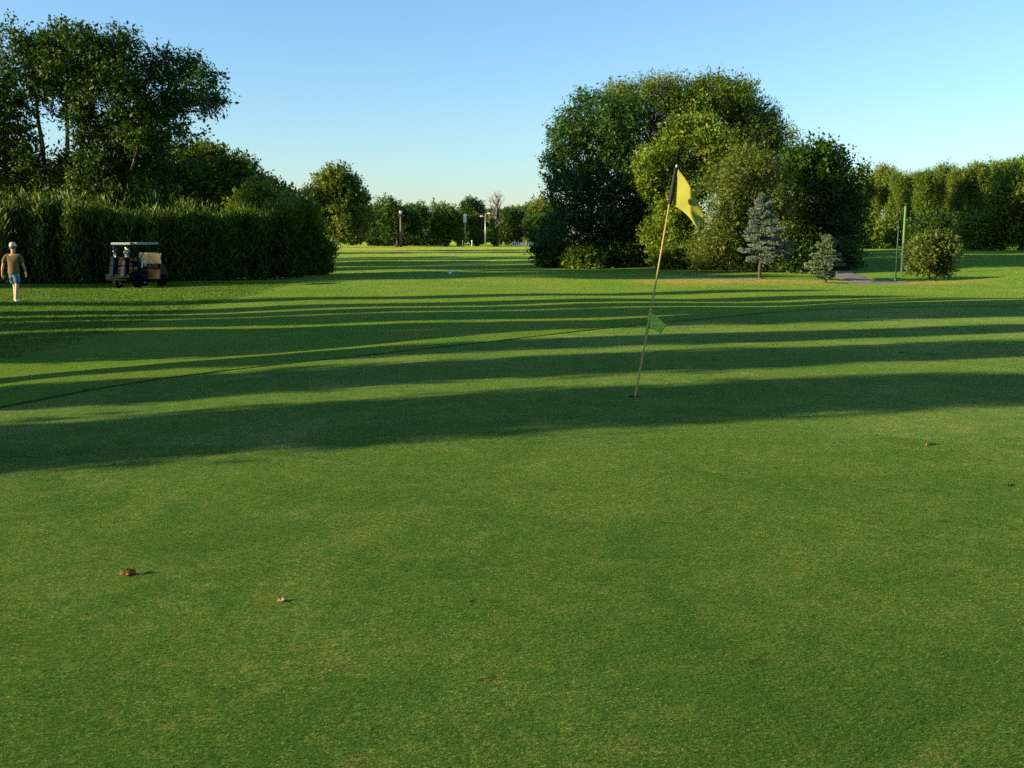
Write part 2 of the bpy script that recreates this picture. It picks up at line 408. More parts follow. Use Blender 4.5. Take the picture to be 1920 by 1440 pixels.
# darker collar of longer grass round the green
def ring(d0, d1):
    P = GREEN; t = np.roll(P, -1, 0) - np.roll(P, 1, 0); t /= np.linalg.norm(t, axis=1)[:, None]; nrm = np.stack([t[:, 1], -t[:, 0]], -1)
    c = P.mean(0); nrm *= np.sign((nrm * (P - c)).sum(1))[:, None]
    rs = np.random.RandomState(5); k = np.linspace(0, 1, 5); wv = d1 * (1 + 0.25 * rs.uniform(-1, 1, len(P)))
    V = P[:, None, :] + nrm[:, None, :] * (d0 + k[None, :, None] * wv[:, None, None])
    z = terrain(V[..., 0], V[..., 1], False) + np.array([-0.02, 0.012, 0.016, 0.010, -0.02])[None, :]
    V3 = np.concatenate([V, z[..., None]], -1).reshape(-1, 3); n = len(P)
    i0 = np.arange(n)[:, None] * 5; i1 = ((np.arange(n) + 1) % n)[:, None] * 5; j = np.arange(4)[None, :]
    return np_mesh('collar', V3, np.stack([i0 + j, i0 + j + 1, i1 + j + 1, i1 + j], -1).reshape(-1, 4))
tag(link('collar', ring(0.01, 0.16), plain('turf_collar', (0.016, 0.060, 0.003), 0.9, 0.02, var=0.5, scale=30, bump=0.8)), 'dark collar of longer grass round the putting green', kind='structure')

# cart path: two stretches of pale gravel
M_PATH = plain('path_gravel', (0.20, 0.18, 0.155), 0.95, 0.1, var=0.3, scale=9, bump=0.5)
def strip(name, pts, wid, lift, mat, label):
    c = spline(pts, 14, False); t = np.gradient(c, axis=0); t /= np.linalg.norm(t, axis=1)[:, None]
    nrm = np.stack([-t[:, 1], t[:, 0]], -1); k = np.linspace(-1, 1, 7)
    rs = np.random.RandomState(3); wv = wid * (1 + 0.25 * np.interp(np.arange(len(c)), np.arange(0, len(c), 4), rs.uniform(-1, 1, len(range(0, len(c), 4)))))
    V = c[:, None, :] + nrm[:, None, :] * (k[None, :, None] * wv[:, None, None])
    z = terrain(V[..., 0], V[..., 1], False) + lift - 0.05 * np.abs(k)[None, :] ** 6
    V3 = np.concatenate([V, z[..., None]], -1).reshape(-1, 3); q = len(k)
    i = np.arange(len(c) - 1)[:, None] * q + np.arange(q - 1)[None, :]
    o = link(name, np_mesh(name, V3, np.stack([i, i + 1, i + q + 1, i + q], -1).reshape(-1, 4)), mat)
    return tag(o, label, kind='structure')
strip('path', [(7.6, 50.8), (9.4, 50.2), (11.2, 49.6), (12.4, 49.2)], 0.8, 0.035, M_PATH, 'short pale gravel stretch left of the taller spruce')
strip('path', [(13.6, 41.6), (16.2, 43.2), (17.2, 46), (17.6, 50), (19, 58)], 0.9, 0.03, M_PATH, 'pale gravel path branching off beside the small spruce')

# ------------------------------------------------------------------ foliage
def unit(v): return v / (np.linalg.norm(v, axis=-1, keepdims=True) + 1e-9)
def leaf_geo(P, D, N, L, Wd):
    Sd = unit(np.cross(D, N)); N2 = np.cross(Sd, D)
    L = np.asarray(L)[:, None]; Wd = np.asarray(Wd)[:, None]
    mid = P + D * L * 0.45 - N2 * L * 0.06
    V = np.stack([P, mid + Sd * Wd * 0.5, P + D * L - N2 * L * 0.10, mid - Sd * Wd * 0.5], 1).reshape(-1, 3)
    return V, np.arange(len(P) * 4).reshape(-1, 4)
def rsph(rs, n): return unit(rs.normal(size=(n, 3)))
def crown_geo(lobes, n_leaf, leaf, rs, sprig=0.7, up=0.45, k=9, inner=0.28, aspect=0.55, keep=0.25, loose=1.0, hang=0.0, sat=11):
    lobes = np.asarray(lobes, float)                          # x y z rx ry rz
    share = np.ones(len(lobes))
    if sat:
        nb = len(lobes); ex = [lobes * np.array([1, 1, 1, 0.74, 0.74, 0.74])]; share = [np.full(nb, 0.38)]
        for _ in range(sat):
            d_ = unit(rsph(rs, nb) + np.array([0, 0, 0.30])); q_ = rs.uniform(0.20, 0.40, nb)[:, None]
            ex.append(np.concatenate([lobes[:, :3] + d_ * lobes[:, 3:6] * rs.uniform(0.60, 0.92, nb)[:, None], lobes[:, 3:6] * q_ * np.stack([rs.uniform(0.75, 1.15, nb), rs.uniform(0.75, 1.15, nb), rs.uniform(0.9, 1.7, nb)], -1)], 1)); share.append(np.ones(nb))
        lobes = np.vstack(ex); share = np.concatenate(share)
    nl = len(lobes); wgt = (lobes[:, 3] * lobes[:, 5]) ** 0.9 * share; wgt /= wgt.sum()
    ns = int(n_leaf / k * 2.2)
    li = rs.choice(nl, ns, p=wgt); u = rsph(rs, ns)
    # lumps on every lobe
    bump = np.zeros(ns); bd = rsph(rs, nl * 9).reshape(nl, 9, 3); ba = rs.uniform(-0.22, 0.34, (nl, 9))
    for j in range(9):
        bump += ba[li, j] * np.maximum(0, (u * bd[li, j]).sum(1)) ** 6
    rho = np.where(rs.rand(ns) < inner, rs.uniform(0.25, 0.75, ns), 1 - 0.30 * rs.rand(ns) ** 1.3 + 0.10 * rs.rand(ns) ** 4)
    P = lobes[li, :3] + u * lobes[li, 3:6] * (rho * (1 + bump))[:, None]
    dmin = np.full(ns, 9.0)
    for q in range(nl):
        dq = np.linalg.norm((P - lobes[q, :3]) / lobes[q, 3:6], axis=1); dq[li == q] = 9
        dmin = np.minimum(dmin, dq)
    ok = (dmin > 0.66) | (rs.rand(ns) < keep)
    P, u = P[ok], u[ok]; ns = len(P)
    mx = int(n_leaf / k)
    if ns > mx: P, u = P[:mx], u[:mx]; ns = mx
    sd = unit(u * 0.8 + np.array([0, 0, up]) + rs.normal(size=(ns, 3)) * 0.45)
    sl = sprig * rs.uniform(0.5, 1.35, ns)
    st = np.clip(rs.normal(0.45, 0.20, ns), 0, 1)
    t = (np.arange(k) + 0.5) / k
    pos = P[:, None, :] + sd[:, None, :] * (t[None, :] * sl[:, None])[..., None] + rs.normal(size=(ns, k, 3)) * (leaf * 0.45 * loose)
    if hang: pos[..., 2] -= hang * (t[None, :] ** 2) * sl[:, None]
    D = unit(sd[:, None, :] * 0.6 + rs.normal(size=(ns, k, 3)) * 0.75 + np.array([0, 0, -0.1 - hang * 0.5]))
    N = unit(u[:, None, :] * 0.75 + rs.normal(size=(ns, k, 3)) * 0.6 + np.array([0, 0, 0.25]))
    n = ns * k
    L = leaf * np.exp(rs.normal(0, 0.32, n))
    V, Fq = leaf_geo(pos.reshape(-1, 3), D.reshape(-1, 3), N.reshape(-1, 3), L, L * aspect)
    tint = np.clip(np.repeat(st, k) + rs.normal(0, 0.13, n), 0, 1)
    return V, Fq, tint
def limb_pts(a, b, rs, bend=0.12, n=7):
    a = np.asarray(a, float); b = np.asarray(b, float); t = np.linspace(0, 1, n)[:, None]
    L = np.linalg.norm(b - a); off = rs.normal(size=3) * L * bend; sag = np.array([0, 0, 0.10 * L])
    return a + (b - a) * t + np.sin(t * math.pi) * (off + sag * 0.5) + rs.normal(size=(n, 3)) * L * 0.012 * np.sin(t * math.pi)
def wood_geo(trunks, lobes, rs, limb_r=0.09, twig=2):
    """trunks: list of (pts, radii); every lobe gets a limb from the nearest lower trunk point, and twigs"""
    parts = [tube_data(p, r, 8) for p, r in trunks]
    allp = np.vstack([np.asarray(p) for p, _ in trunks])
    for lb in lobes:
        c = np.array(lb[:3]); cand = allp[allp[:, 2] < c[2] - 0.25 * abs(lb[5])]
        if len(cand) == 0: cand = allp[:1]
        d = np.linalg.norm(cand - c, axis=1) + 0.35 * np.abs(c[2] - cand[:, 2]); s = cand[d.argmin()]
        pts = limb_pts(s, c, rs); parts.append(tube_data(pts, np.linspace(limb_r, limb_r * 0.3, len(pts)), 6))
        for _ in range(twig):
            e = c + unit(rs.normal(size=3) + np.array([0, 0, 0.4])) * np.array(lb[3:6]) * 0.95
            q = limb_pts(pts[rs.randint(3, 6)], e, rs, 0.08, 5); parts.append(tube_data(q, np.linspace(limb_r * 0.4, limb_r * 0.08, 5), 4))
    return merge(parts)
def build_tree(name, label, base, lobes, trunks, mat, bark, seed, n_leaf, leaf, limb_r=0.09, twig=2, group=None, cat='tree', **kw):
    rs = np.random.RandomState(seed)
    root = empty(name, base); tag(root, label, cat, group)
    wv, wf = wood_geo(trunks, lobes, rs, limb_r, twig)
    link('trunk', np_mesh('trunk', wv, wf), bark, root)
    V, Fq, ti = crown_geo(lobes, n_leaf, leaf, rs, **kw)
    link('crown', np_mesh('crown', V, Fq, False, ti), mat, root)
    return root
def copy_thing(root, loc, rz, scale, label=None, group=None, mat=None):
    r = root.copy(); COL.objects.link(r); r.location = tuple(float(v) for v in loc); r.rotation_euler = (0, 0, rz)
    r.scale = scale if isinstance(scale, (tuple, list)) else (scale,) * 3
    if label: r['label'] = label
    if group: r['group'] = group
    for ch in list(root.children):
        c = ch.copy(); COL.objects.link(c); c.parent = r
        if mat is not None and ch.name.startswith('crown'):
            c.material_slots[0].link = 'OBJECT'; c.material_slots[0].material = mat
    return r
def px_lobes(base, depth, spec, seed, dw, dup=2, squash=0.85):
    """lobes given as (photo x, photo y, radius px) at a depth, spread over the crown's real thickness"""
    rs = np.random.RandomState(seed); out = []
    for (px, py, r) in spec:
        for k in range(dup):
            dy = rs.uniform(-dw, dw)
            if k == 0: dy = -abs(dy)
            p = at(px + rs.normal() * r * 0.12 * k, py + rs.normal() * r * 0.12 * k, depth) - base
            rm = r * depth / F * (1.0 if k == 0 else rs.uniform(0.8, 1.0))
            out.append((p[0], dy, p[2], rm, rm * rs.uniform(0.85, 1.1), rm * squash))
    return out
def stem(base_xy, top, r0, r1, rs, n=9, wob=0.04):
    a = np.array([base_xy[0], base_xy[1], -0.3]); b = np.asarray(top, float); t = np.linspace(0, 1, n)
    P = a + (b - a) * t[:, None]; P[:, :2] += np.cumsum(rs.normal(size=(n, 2)), 0) * wob * np.linalg.norm(b - a) / n
    r = r1 + (r0 - r1) * (1 - t) ** 0.8; r[0] *= 1.25
    return P, r

# --- big dark tree on the left
rs = np.random.RandomState(11)
D1 = 62.0; b1 = ground_at(108, D1)
sp1 = [(55, 160, 62), (22, 205, 58), (100, 125, 52), (75, 92, 28), (160, 118, 50), (210, 125, 50), (145, 175, 54), (220, 195, 66), (265, 155, 50), (280, 215, 50),
       (258, 98, 22), (185, 92, 22), (130, 100, 24), (322, 135, 30), (352, 120, 22), (378, 145, 22), (398, 178, 17), (408, 195, 10), (350, 172, 26), (325, 190, 26), (375, 195, 17), (345, 222, 17), (318, 235, 20), (360, 250, 10), (352, 275, 9), (335, 262, 12), (300, 275, 26),
       (255, 285, 48), (205, 288, 42), (225, 340, 48), (165, 345, 40), (280, 330, 34), (28, 262, 36), (-15, 250, 55), (15, 320, 42), (62, 350, 40), (118, 370, 42), (-30, 330, 55), (-50, 180, 65),
       (250, 240, 46), (190, 235, 38), (95, 305, 22), (142, 308, 20), (70, 300, 18), (240, 385, 42), (185, 390, 42), (60, 392, 42), (300, 375, 36)]
lob = px_lobes(b1, D1, sp1, 5, 3.6, 2)
loc = lambda px, py, dy=0: (at(px, py, D1) - b1) + np.array([0, dy, 0])
tr = [stem((0, 0), loc(70, 180), 0.26, 0.08, rs), stem((0.3, 0.2), loc(112, 130, 0.8), 0.22, 0.07, rs), stem((0.5, -0.2), loc(180, 150, -0.6), 0.25, 0.08, rs),
      stem((0.8, 0.3), loc(255, 180, 0.4), 0.28, 0.09, rs), stem((-0.3, 0.1), loc(25, 220, 0.3), 0.17, 0.05, rs), stem((1.2, 0), loc(300, 200, 0), 0.2, 0.06, rs)]
build_tree('broadleaf_tree', 'tallest dark broadleaf tree with several stems rising behind the hedge at far left', b1, lob, tr, LEAF['deep'], BARK_TAN, 21, 125000, 0.17,
           0.08, 2, sprig=0.75, up=0.25, k=9, keep=0.10, hang=0.2, inner=0.15)

# --- smaller trees behind the hedge
def quick_tree(name, label, px, depth, spec, mat, seed, n_leaf, leaf, dw=1.5, bark=BARK, group=None, trunk_r=0.18, cat='tree', dup=2, **kw):
    rs = np.random.RandomState(seed); b = ground_at(px, depth)
    lob = px_lobes(b, depth, spec, seed + 1, dw, dup)
    zt = max(l[2] for l in lob); cx = np.mean([l[0] for l in lob])
    tr = [stem((0, 0), (cx * 0.8, 0, zt * 0.8), trunk_r, trunk_r * 0.25, rs)]
    return build_tree(name, label, b, lob, tr, mat, bark, seed + 2, n_leaf, leaf, trunk_r * 0.4, 2, group, cat, **kw)
quick_tree('broadleaf_tree', 'rounded dark tree with sunlit crown just right of the tallest tree', 392, 80,
           [(345, 320, 35), (390, 300, 34), (430, 318, 34), (462, 330, 30), (360, 350, 45), (410, 350, 45), (450, 365, 40), (320, 365, 35), (480, 345, 22), (400, 395, 45), (340, 400, 40)],
           LEAF['mid'], 34, 36000, 0.22, 2.5, up=0.5)
quick_tree('broadleaf_tree', 'low dark tree stepping down behind the hedge towards the fairway', 525, 92,
           [(505, 365, 22), (530, 372, 20), (552, 385, 20), (500, 395, 28), (530, 400, 26), (560, 410, 22), (480, 385, 25)], LEAF['deep'], 37, 16000, 0.26, 2.0, up=0.4)
quick_tree('shrub', 'bright yellow-green shrub showing above the hedge top', 487, 58,
           [(470, 385, 18), (490, 372, 18), (508, 386, 16), (486, 400, 22), (540, 395, 15), (455, 398, 15)], LEAF['lime'], 41, 9000, 0.17, 0.9, trunk_r=0.06, up=0.8, cat='shrub')
quick_tree('shrub', 'bright green bush behind the hedge at the left picture edge', 0, 82,
           [(-5, 345, 22), (10, 365, 20), (-20, 365, 28), (18, 385, 18), (-5, 395, 28)], LEAF['lime'], 43, 8000, 0.22, 1.2, trunk_r=0.08, up=0.5, cat='shrub')

# --- tall reed-like hedge
def hedge():
    rs = np.random.RandomState(77)
    n = 118000
    s = rs.rand(n)
    path = np.array([at(-110, 525, 43)[:2], at(60, 525, 43.5)[:2], at(300, 525, 45)[:2], at(470, 520, 48)[:2], at(560, 517, 51)[:2], at(606, 515, 54)[:2]])
    seg = np.r_[0, np.cumsum(np.linalg.norm(np.diff(path, axis=0), axis=1))]; tot = seg[-1]
    c = np.stack([np.interp(s * tot, seg, path[:, 0]), np.interp(s * tot, seg, path[:, 1])], -1)
    v = np.where(rs.rand(n) < 0.6, rs.rand(n) ** 2 * 1.2, rs.rand(n) * 3.6)            # thickness, denser at the front
    lump = np.interp(s * tot, np.linspace(0, tot, 42), rs.normal(0, 0.34, 42)) 
    top = 2.92 + np.interp(s * tot, np.linspace(0, tot, 60), rs.normal(0, 0.26, 60)) + 0.25 * np.sin(s * 9) 
    top = top * (1 - 0.60 * sstep(0.87, 1.0, s) ** 1.5)
    ln = rs.uniform(0.16, 0.50, n)
    spike = np.repeat(np.where(rs.rand(n // 25 + 1) < 0.3, rs.exponential(0.22, n // 25 + 1), 0), 25)[:n]
    s_sort = np.argsort(s); sp_ = np.zeros(n); sp_[s_sort] = spike; top = top + sp_
    zt = rs.rand(n); z0 = np.where(rs.rand(n) < 0.35, top - ln * rs.uniform(0.45, 1.2, n), zt * (top - ln * 0.8))
    z0 = np.maximum(z0, 0.0)
    belly = 0.35 * np.sin(np.clip(z0 / top, 0, 1) * math.pi)
    x = c[:, 0] + rs.normal(0, 0.12, n); y = c[:, 1] + v - belly - lump + rs.normal(0, 0.1, n)
    g = terrain(x, y, False)
    P = np.stack([x, y, g + z0], -1)
    D = unit(np.stack([rs.normal(0, 0.55, n), rs.normal(-0.15, 0.5, n), np.full(n, 1.0)], -1))
    N = unit(np.stack([rs.normal(-0.3, 0.7, n), rs.normal(-0.7, 0.5, n), rs.normal(0.1, 0.3, n)], -1))
    V, Fq = leaf_geo(P, D, N, ln, ln * 0.12 + 0.025)
    ti = np.clip(rs.normal(0.30, 0.2, n) + 0.35 * sstep(0.75, 1.0, z0 / top), 0, 1)  # sunlit top and shaded body of the hedge put into the tint
    root = empty('tall_hedge', (0, 0, 0)); tag(root, 'long tall dark hedge of upright reedy shoots along the left side', 'hedge')
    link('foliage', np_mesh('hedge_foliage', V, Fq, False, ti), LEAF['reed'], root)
    parts = []
    for k in range(260):
        i = rs.randint(n); xb, yb = c[i, 0], c[i, 1] + rs.uniform(0.1, 2.5); gz_ = tz(xb, yb) - 0.1
        hgt = top[i] * rs.uniform(0.8, 1.0)
        pts = np.array([[xb, yb, gz_], [xb + rs.normal(0, .06), yb + rs.normal(0, .06), gz_ + hgt * 0.5], [xb + rs.normal(0, .15), yb + rs.normal(0, .15), gz_ + hgt]])
        parts.append(tube_data(pts, [0.022, 0.016, 0.006], 4))
    v_, f_ = merge(parts); link('stems', np_mesh('hedge_stems', v_, f_), BARK, root)
hedge()

# --- lone round tree at the end of the hedge
quick_tree('broadleaf_tree', 'lone egg-shaped tree sunlit on its left side beyond the hedge end', 628, 150,
           [(634, 335, 24), (612, 350, 24), (655, 350, 25), (596, 378, 22), (635, 375, 32), (670, 378, 22), (608, 405, 26), (650, 410, 32), (676, 408, 18), (632, 432, 24), (596, 410, 18), (660, 432, 20)],
           LEAF['willow'], 51, 34000, 0.34, 4.0, trunk_r=0.34, up=0.5, bark=BARK_TAN, inner=0.3)

# --- generic crowns for woods and for the row that shades the green
def auto_lobes(shape, H, hb, Rr, n, seed):
    rs = np.random.RandomState(seed); out = []
    while len(out) < n:
        t = rs.rand(); z = hb + (H - hb) * t
        if shape == 'round': w = math.sqrt(max(0.02, 1 - (2 * t - 1) ** 2))
        elif shape == 'spread': w = math.sqrt(max(0.02, 1 - max(0, (t - 0.35) / 0.65) ** 2))
        elif shape == 'cone': w = 1.03 - 0.9 * t
        else: w = 1.0 - 0.35 * max(0, (t - 0.75) / 0.25) ** 2
        a = rs.rand() * 6.283; r = Rr * 0.62 * w * math.sqrt(rs.rand())
        rl = Rr * (rs.uniform(0.34, 0.50) if shape != 'cone' else rs.uniform(0.22, 0.34) * (1.3 - 0.7 * t))
        out.append((r * math.cos(a), r * math.sin(a), min(z, H - rl * 0.8), rl, rl, rl * rs.uniform(0.8, 1.05)))
    return out
def proto(name, label, cat, shape, H, hb, Rr, n, seed, mat, bark, n_leaf, leaf, trunk_r, group=None, **kw):
    rs = np.random.RandomState(seed)
    lb = auto_lobes(shape, H, hb, Rr, n, seed)
    return build_tree(name, label, (0, 0, -500), lb, [stem((0, 0), (rs.normal() * 0.1, 0, H * 0.86), trunk_r, trunk_r * 0.25, rs)], mat, bark, seed + 1, n_leaf, leaf, trunk_r * 0.35, 1, group, cat, **kw)
protos = []
def use(p, loc, rz, scale, label, group=None, mat=None, first={}):
    if id(p) not in first:
        first[id(p)] = True
        p.location = tuple(float(v) for v in loc); p.rotation_euler = (0, 0, rz); p.scale = scale if isinstance(scale, (tuple, list)) else (scale,) * 3
        p['label'] = label
        if group: p['group'] = group
        if mat is not None:
            for ch in p.children:
                if ch.name.startswith('crown'): ch.material_slots[0].link = 'OBJECT'; ch.material_slots[0].material = mat
        return p
    return copy_thing(p, loc, rz, scale, label, group, mat)

# --- far tree line at the end of the fairway
far_round = proto('broadleaf_tree', '', 'tree', 'round', 10, 1.6, 4.4, 20, 61, LEAF['mid'], BARK, 15000, 0.36, 0.3, up=0.5)
far_spread = proto('broadleaf_tree', '', 'tree', 'spread', 10, 2.4, 5.2, 20, 64, LEAF['deep'], BARK, 15000, 0.36, 0.3, up=0.3)
far_cone = proto('conical_tree', '', 'tree', 'cone', 6.5, 0.4, 2.0, 22, 67, LEAF['willow'], BARK, 8000, 0.28, 0.16, up=0.5)
GF = 'trees of the far tree line'
def far(p, px, depth, top_y, hp, wpx, rp, label, rz, mat=None):
    b = ground_at(px, depth); h = at(px, top_y, depth)[2] - b[2]; w = wpx / 2 * depth / F
    use(p, b, rz, (w / rp, w / rp, h / hp), label, GF, mat)
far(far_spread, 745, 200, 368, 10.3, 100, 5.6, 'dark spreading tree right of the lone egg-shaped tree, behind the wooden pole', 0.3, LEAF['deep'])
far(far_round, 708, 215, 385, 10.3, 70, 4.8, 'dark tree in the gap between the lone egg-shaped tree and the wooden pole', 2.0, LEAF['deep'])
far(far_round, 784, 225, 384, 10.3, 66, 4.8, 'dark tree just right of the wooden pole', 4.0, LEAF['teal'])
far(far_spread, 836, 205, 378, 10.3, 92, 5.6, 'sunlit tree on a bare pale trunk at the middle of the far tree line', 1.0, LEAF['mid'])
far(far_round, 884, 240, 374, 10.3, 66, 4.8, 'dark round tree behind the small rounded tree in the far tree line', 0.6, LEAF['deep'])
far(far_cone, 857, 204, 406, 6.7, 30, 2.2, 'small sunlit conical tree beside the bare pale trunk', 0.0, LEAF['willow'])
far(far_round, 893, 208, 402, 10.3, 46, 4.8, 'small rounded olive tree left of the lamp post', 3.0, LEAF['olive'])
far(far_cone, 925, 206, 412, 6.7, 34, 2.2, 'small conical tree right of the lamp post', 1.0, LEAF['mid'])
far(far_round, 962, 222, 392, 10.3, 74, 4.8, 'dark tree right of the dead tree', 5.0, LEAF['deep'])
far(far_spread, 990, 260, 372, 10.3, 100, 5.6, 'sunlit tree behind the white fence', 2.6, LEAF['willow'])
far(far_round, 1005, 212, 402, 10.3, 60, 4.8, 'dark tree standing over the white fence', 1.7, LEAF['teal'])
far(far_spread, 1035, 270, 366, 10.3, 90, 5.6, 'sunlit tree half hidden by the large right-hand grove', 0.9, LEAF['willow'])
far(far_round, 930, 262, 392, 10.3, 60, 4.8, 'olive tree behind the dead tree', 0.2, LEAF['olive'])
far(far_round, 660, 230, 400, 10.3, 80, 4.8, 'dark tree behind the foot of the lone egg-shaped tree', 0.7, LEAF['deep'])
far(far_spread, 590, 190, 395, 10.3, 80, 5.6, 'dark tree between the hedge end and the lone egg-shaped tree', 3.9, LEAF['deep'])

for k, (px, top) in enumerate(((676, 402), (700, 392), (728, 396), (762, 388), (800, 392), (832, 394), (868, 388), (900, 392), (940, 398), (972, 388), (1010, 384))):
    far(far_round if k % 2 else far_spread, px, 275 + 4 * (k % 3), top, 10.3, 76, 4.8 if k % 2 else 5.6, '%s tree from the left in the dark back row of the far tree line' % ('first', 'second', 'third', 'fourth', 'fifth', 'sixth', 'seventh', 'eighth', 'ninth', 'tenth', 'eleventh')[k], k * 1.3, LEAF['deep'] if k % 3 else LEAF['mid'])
# dead bare tree
def dead_tree():
    rs = np.random.RandomState(9); d = 215; b = ground_at(930, d); h = at(930, 358, d)[2] - b[2]
    root = empty('bare_tree', b); tag(root, 'leafless dead tree poking above the far tree line', 'tree')
    P, r = stem((0, 0), (0.2, 0, h * 0.72), 0.34, 0.14, rs); parts = [tube_data(P, r, 8)]
    for k in range(26):
        s = P[rs.randint(4, len(P))]; e = s + np.array([rs.normal() * 1.3, rs.normal() * 1.3, rs.uniform(0.8, 3.6)]); e[2] = min(e[2], h)
        q = limb_pts(s, e, rs, 0.1, 6); parts.append(tube_data(q, np.linspace(0.11, 0.035, 6), 5))
        for _ in range(4):
            s2 = q[rs.randint(2, 6)]; e2 = s2 + np.array([rs.normal() * 0.7, rs.normal() * 0.7, rs.uniform(0.2, 1.3)]); e2[2] = min(e2[2], h)
            parts.append(tube_data(limb_pts(s2, e2, rs, 0.1, 4), np.linspace(0.05, 0.02, 4), 4))
    v, f = merge(parts); link('trunk', np_mesh('bare_trunk', v, f), bark_mat('bark_dead', (0.10, 0.09, 0.08), (0.20, 0.18, 0.16)), root)
dead_tree()

# dark clipped hedge along the far edge
def low_hedge():
    rs = np.random.RandomState(19); n = 16000
    a = ground_at(690, 212); b = ground_at(842, 212)
    t = rs.rand(n); x = a[0] + (b[0] - a[0]) * t; y = 212 + rs.uniform(-0.9, 0.9, n)
    h = 1.35 + 0.25 * np.sin(t * 23) + rs.normal(0, 0.08, n)
    z = terrain(x, y, False) + np.sqrt(rs.rand(n)) * h
    V, Fq = leaf_geo(np.stack([x, y, z], -1), rsph(rs, n), rsph(rs, n), np.full(n, 0.32), np.full(n, 0.2))
    o = link('low_hedge', np_mesh('low_hedge', V, Fq, False, np.clip(rs.normal(0.4, 0.2, n), 0, 1)), LEAF['deep'])
    tag(o, 'low dark hedge running along the far end of the fairway', 'hedge')
low_hedge()

# --- poles and small white things at the far end
M_WOOD = bark_mat('pole_weathered_wood', (0.10, 0.08, 0.06), (0.18, 0.15, 0.11)); M_WHITE = plain('white_paint', (0.62, 0.61, 0.57), 0.5, 0.3, var=0.06)
M_STEEL = plain('galvanised_steel', (0.42, 0.43, 0.42), 0.45, 0.5, 0.6)
b = ground_at(752, 196); h = at(752, 398, 196)[2] - b[2]
pole = empty('utility_pole', b); tag(pole, 'weathered wooden utility pole in front of the dark far trees', 'pole')
link('pole', tube_mesh('utility_pole', [(0, 0, -0.4), (0, 0, h * 0.45), (0, 0, h * 0.98)], [0.30, 0.22, 0.14], 10), M_WOOD, pole)
link('crossarm', box_mesh('crossarm', (0, 0, h * 0.9), (1.5, 0.16, 0.18), 0.02), M_WOOD, pole)
link('transformer', lathe_mesh('transformer', [(0, h * .93), (.28, h * .93), (.30, h * .95), (.30, h * 1.03), (.2, h * 1.05), (0, h * 1.05)], 12), M_STEEL, pole)
b = ground_at(910, 200); h = at(910, 403, 200)[2] - b[2]
lamp = empty('lamp_post', b); tag(lamp, 'slim steel lamp post with two heads in the far tree line', 'lamp post')
link('post', tube_mesh('lamp_post', [(0, 0, -0.3), (0, 0, h * 0.5), (0, 0, h)], [0.11, 0.09, 0.07], 8), M_STEEL, lamp)
for s_, z_ in ((-1, 0.0), (1, 0.55)):
    arm = link('arm', tube_mesh('lamp_arm', [(0, 0, h - 0.5 + z_), (s_ * 0.3, 0, h - 0.3 + z_), (s_ * 0.55, 0, h - 0.25 + z_)], [0.05, 0.04, 0.04], 6), M_STEEL, lamp)
    link('lamp_head', box_mesh('lamp_head', (s_ * 0.75, 0, h - 0.25 + z_), (0.55, 0.3, 0.28), 0.08), M_WHITE, lamp)
b = ground_at(872, 203); zt = at(872, 401, 203)[2] - b[2]; zb = at(872, 417, 203)[2] - b[2]
sg = empty('sign', b); tag(sg, 'narrow white upright sign panel high on a post among the far trees', 'sign')
link('post', tube_mesh('sign_post', [(0, 0.12, -0.3), (0, 0.12, zt - 0.2)], [0.07, 0.06], 8), M_STEEL, sg)
link('panel', box_mesh('sign_panel', (0, 0, (zt + zb) / 2), (0.62, 0.09, zt - zb), 0.02), M_WHITE, sg)
fence = empty('picket_fence', ground_at(982, 204)); tag(fence, 'short white picket fence under the dark far trees', 'fence')
rs = np.random.RandomState(4)
pk = None
for k in range(11):
    x = -2.3 + k * 0.42 + rs.normal(0, 0.03)
    hgt = 1.05 + rs.normal(0, 0.08)
    link('picket', prism_mesh('picket', [(x - .07, -0.2), (x + .07, -0.2), (x + .07, hgt - .12), (x, hgt), (x - .07, hgt - .12)], -0.02, 0.02, 0), M_WHITE, fence)
for z in (0.35, 0.75):
    link('rail', box_mesh('fence_rail', (-0.2, 0.045, z), (4.7, 0.04, 0.08), 0.005), M_WHITE, fence)
for px, lab in ((868, 'weathered short post below the white sign panel'), (885, 'pale short post left of the lamp post foot'), (988, 'grey short post at the right end of the picket fence')):
    b = ground_at(px, 198 if px < 900 else 202)
    o = link('marker_post', tube_mesh('marker_post', [(0, 0, -0.3), (0, 0, 0.9), (0, 0, 1.25), (0, 0, 1.3)], [0.13, 0.12, 0.12, 0.06], 8), M_WOOD if px != 885 else M_WHITE)
    o.location = tuple(b); tag(o, lab, 'post')

# ------------------------------------------------------------------ the large grove right of centre
GG = 'trees of the grove'
def grove_tree(label, px, depth, spec, mat, seed, n_leaf, leaf, dw, **kw):
    return quick_tree('broadleaf_tree', label, px, depth, spec, LEAF[mat], seed, n_leaf, leaf, dw, group=GG, trunk_r=kw.pop('trunk_r', 0.26), **kw)
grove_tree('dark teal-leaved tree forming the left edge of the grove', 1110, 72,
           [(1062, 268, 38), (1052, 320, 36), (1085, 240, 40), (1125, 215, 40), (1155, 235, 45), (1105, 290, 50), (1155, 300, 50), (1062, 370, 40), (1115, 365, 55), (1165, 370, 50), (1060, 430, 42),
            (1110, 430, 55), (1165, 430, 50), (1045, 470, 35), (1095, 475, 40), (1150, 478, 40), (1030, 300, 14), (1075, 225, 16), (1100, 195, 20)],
           'teal', 81, 66960, 0.163, 3.0, up=0.35, aspect=0.6)
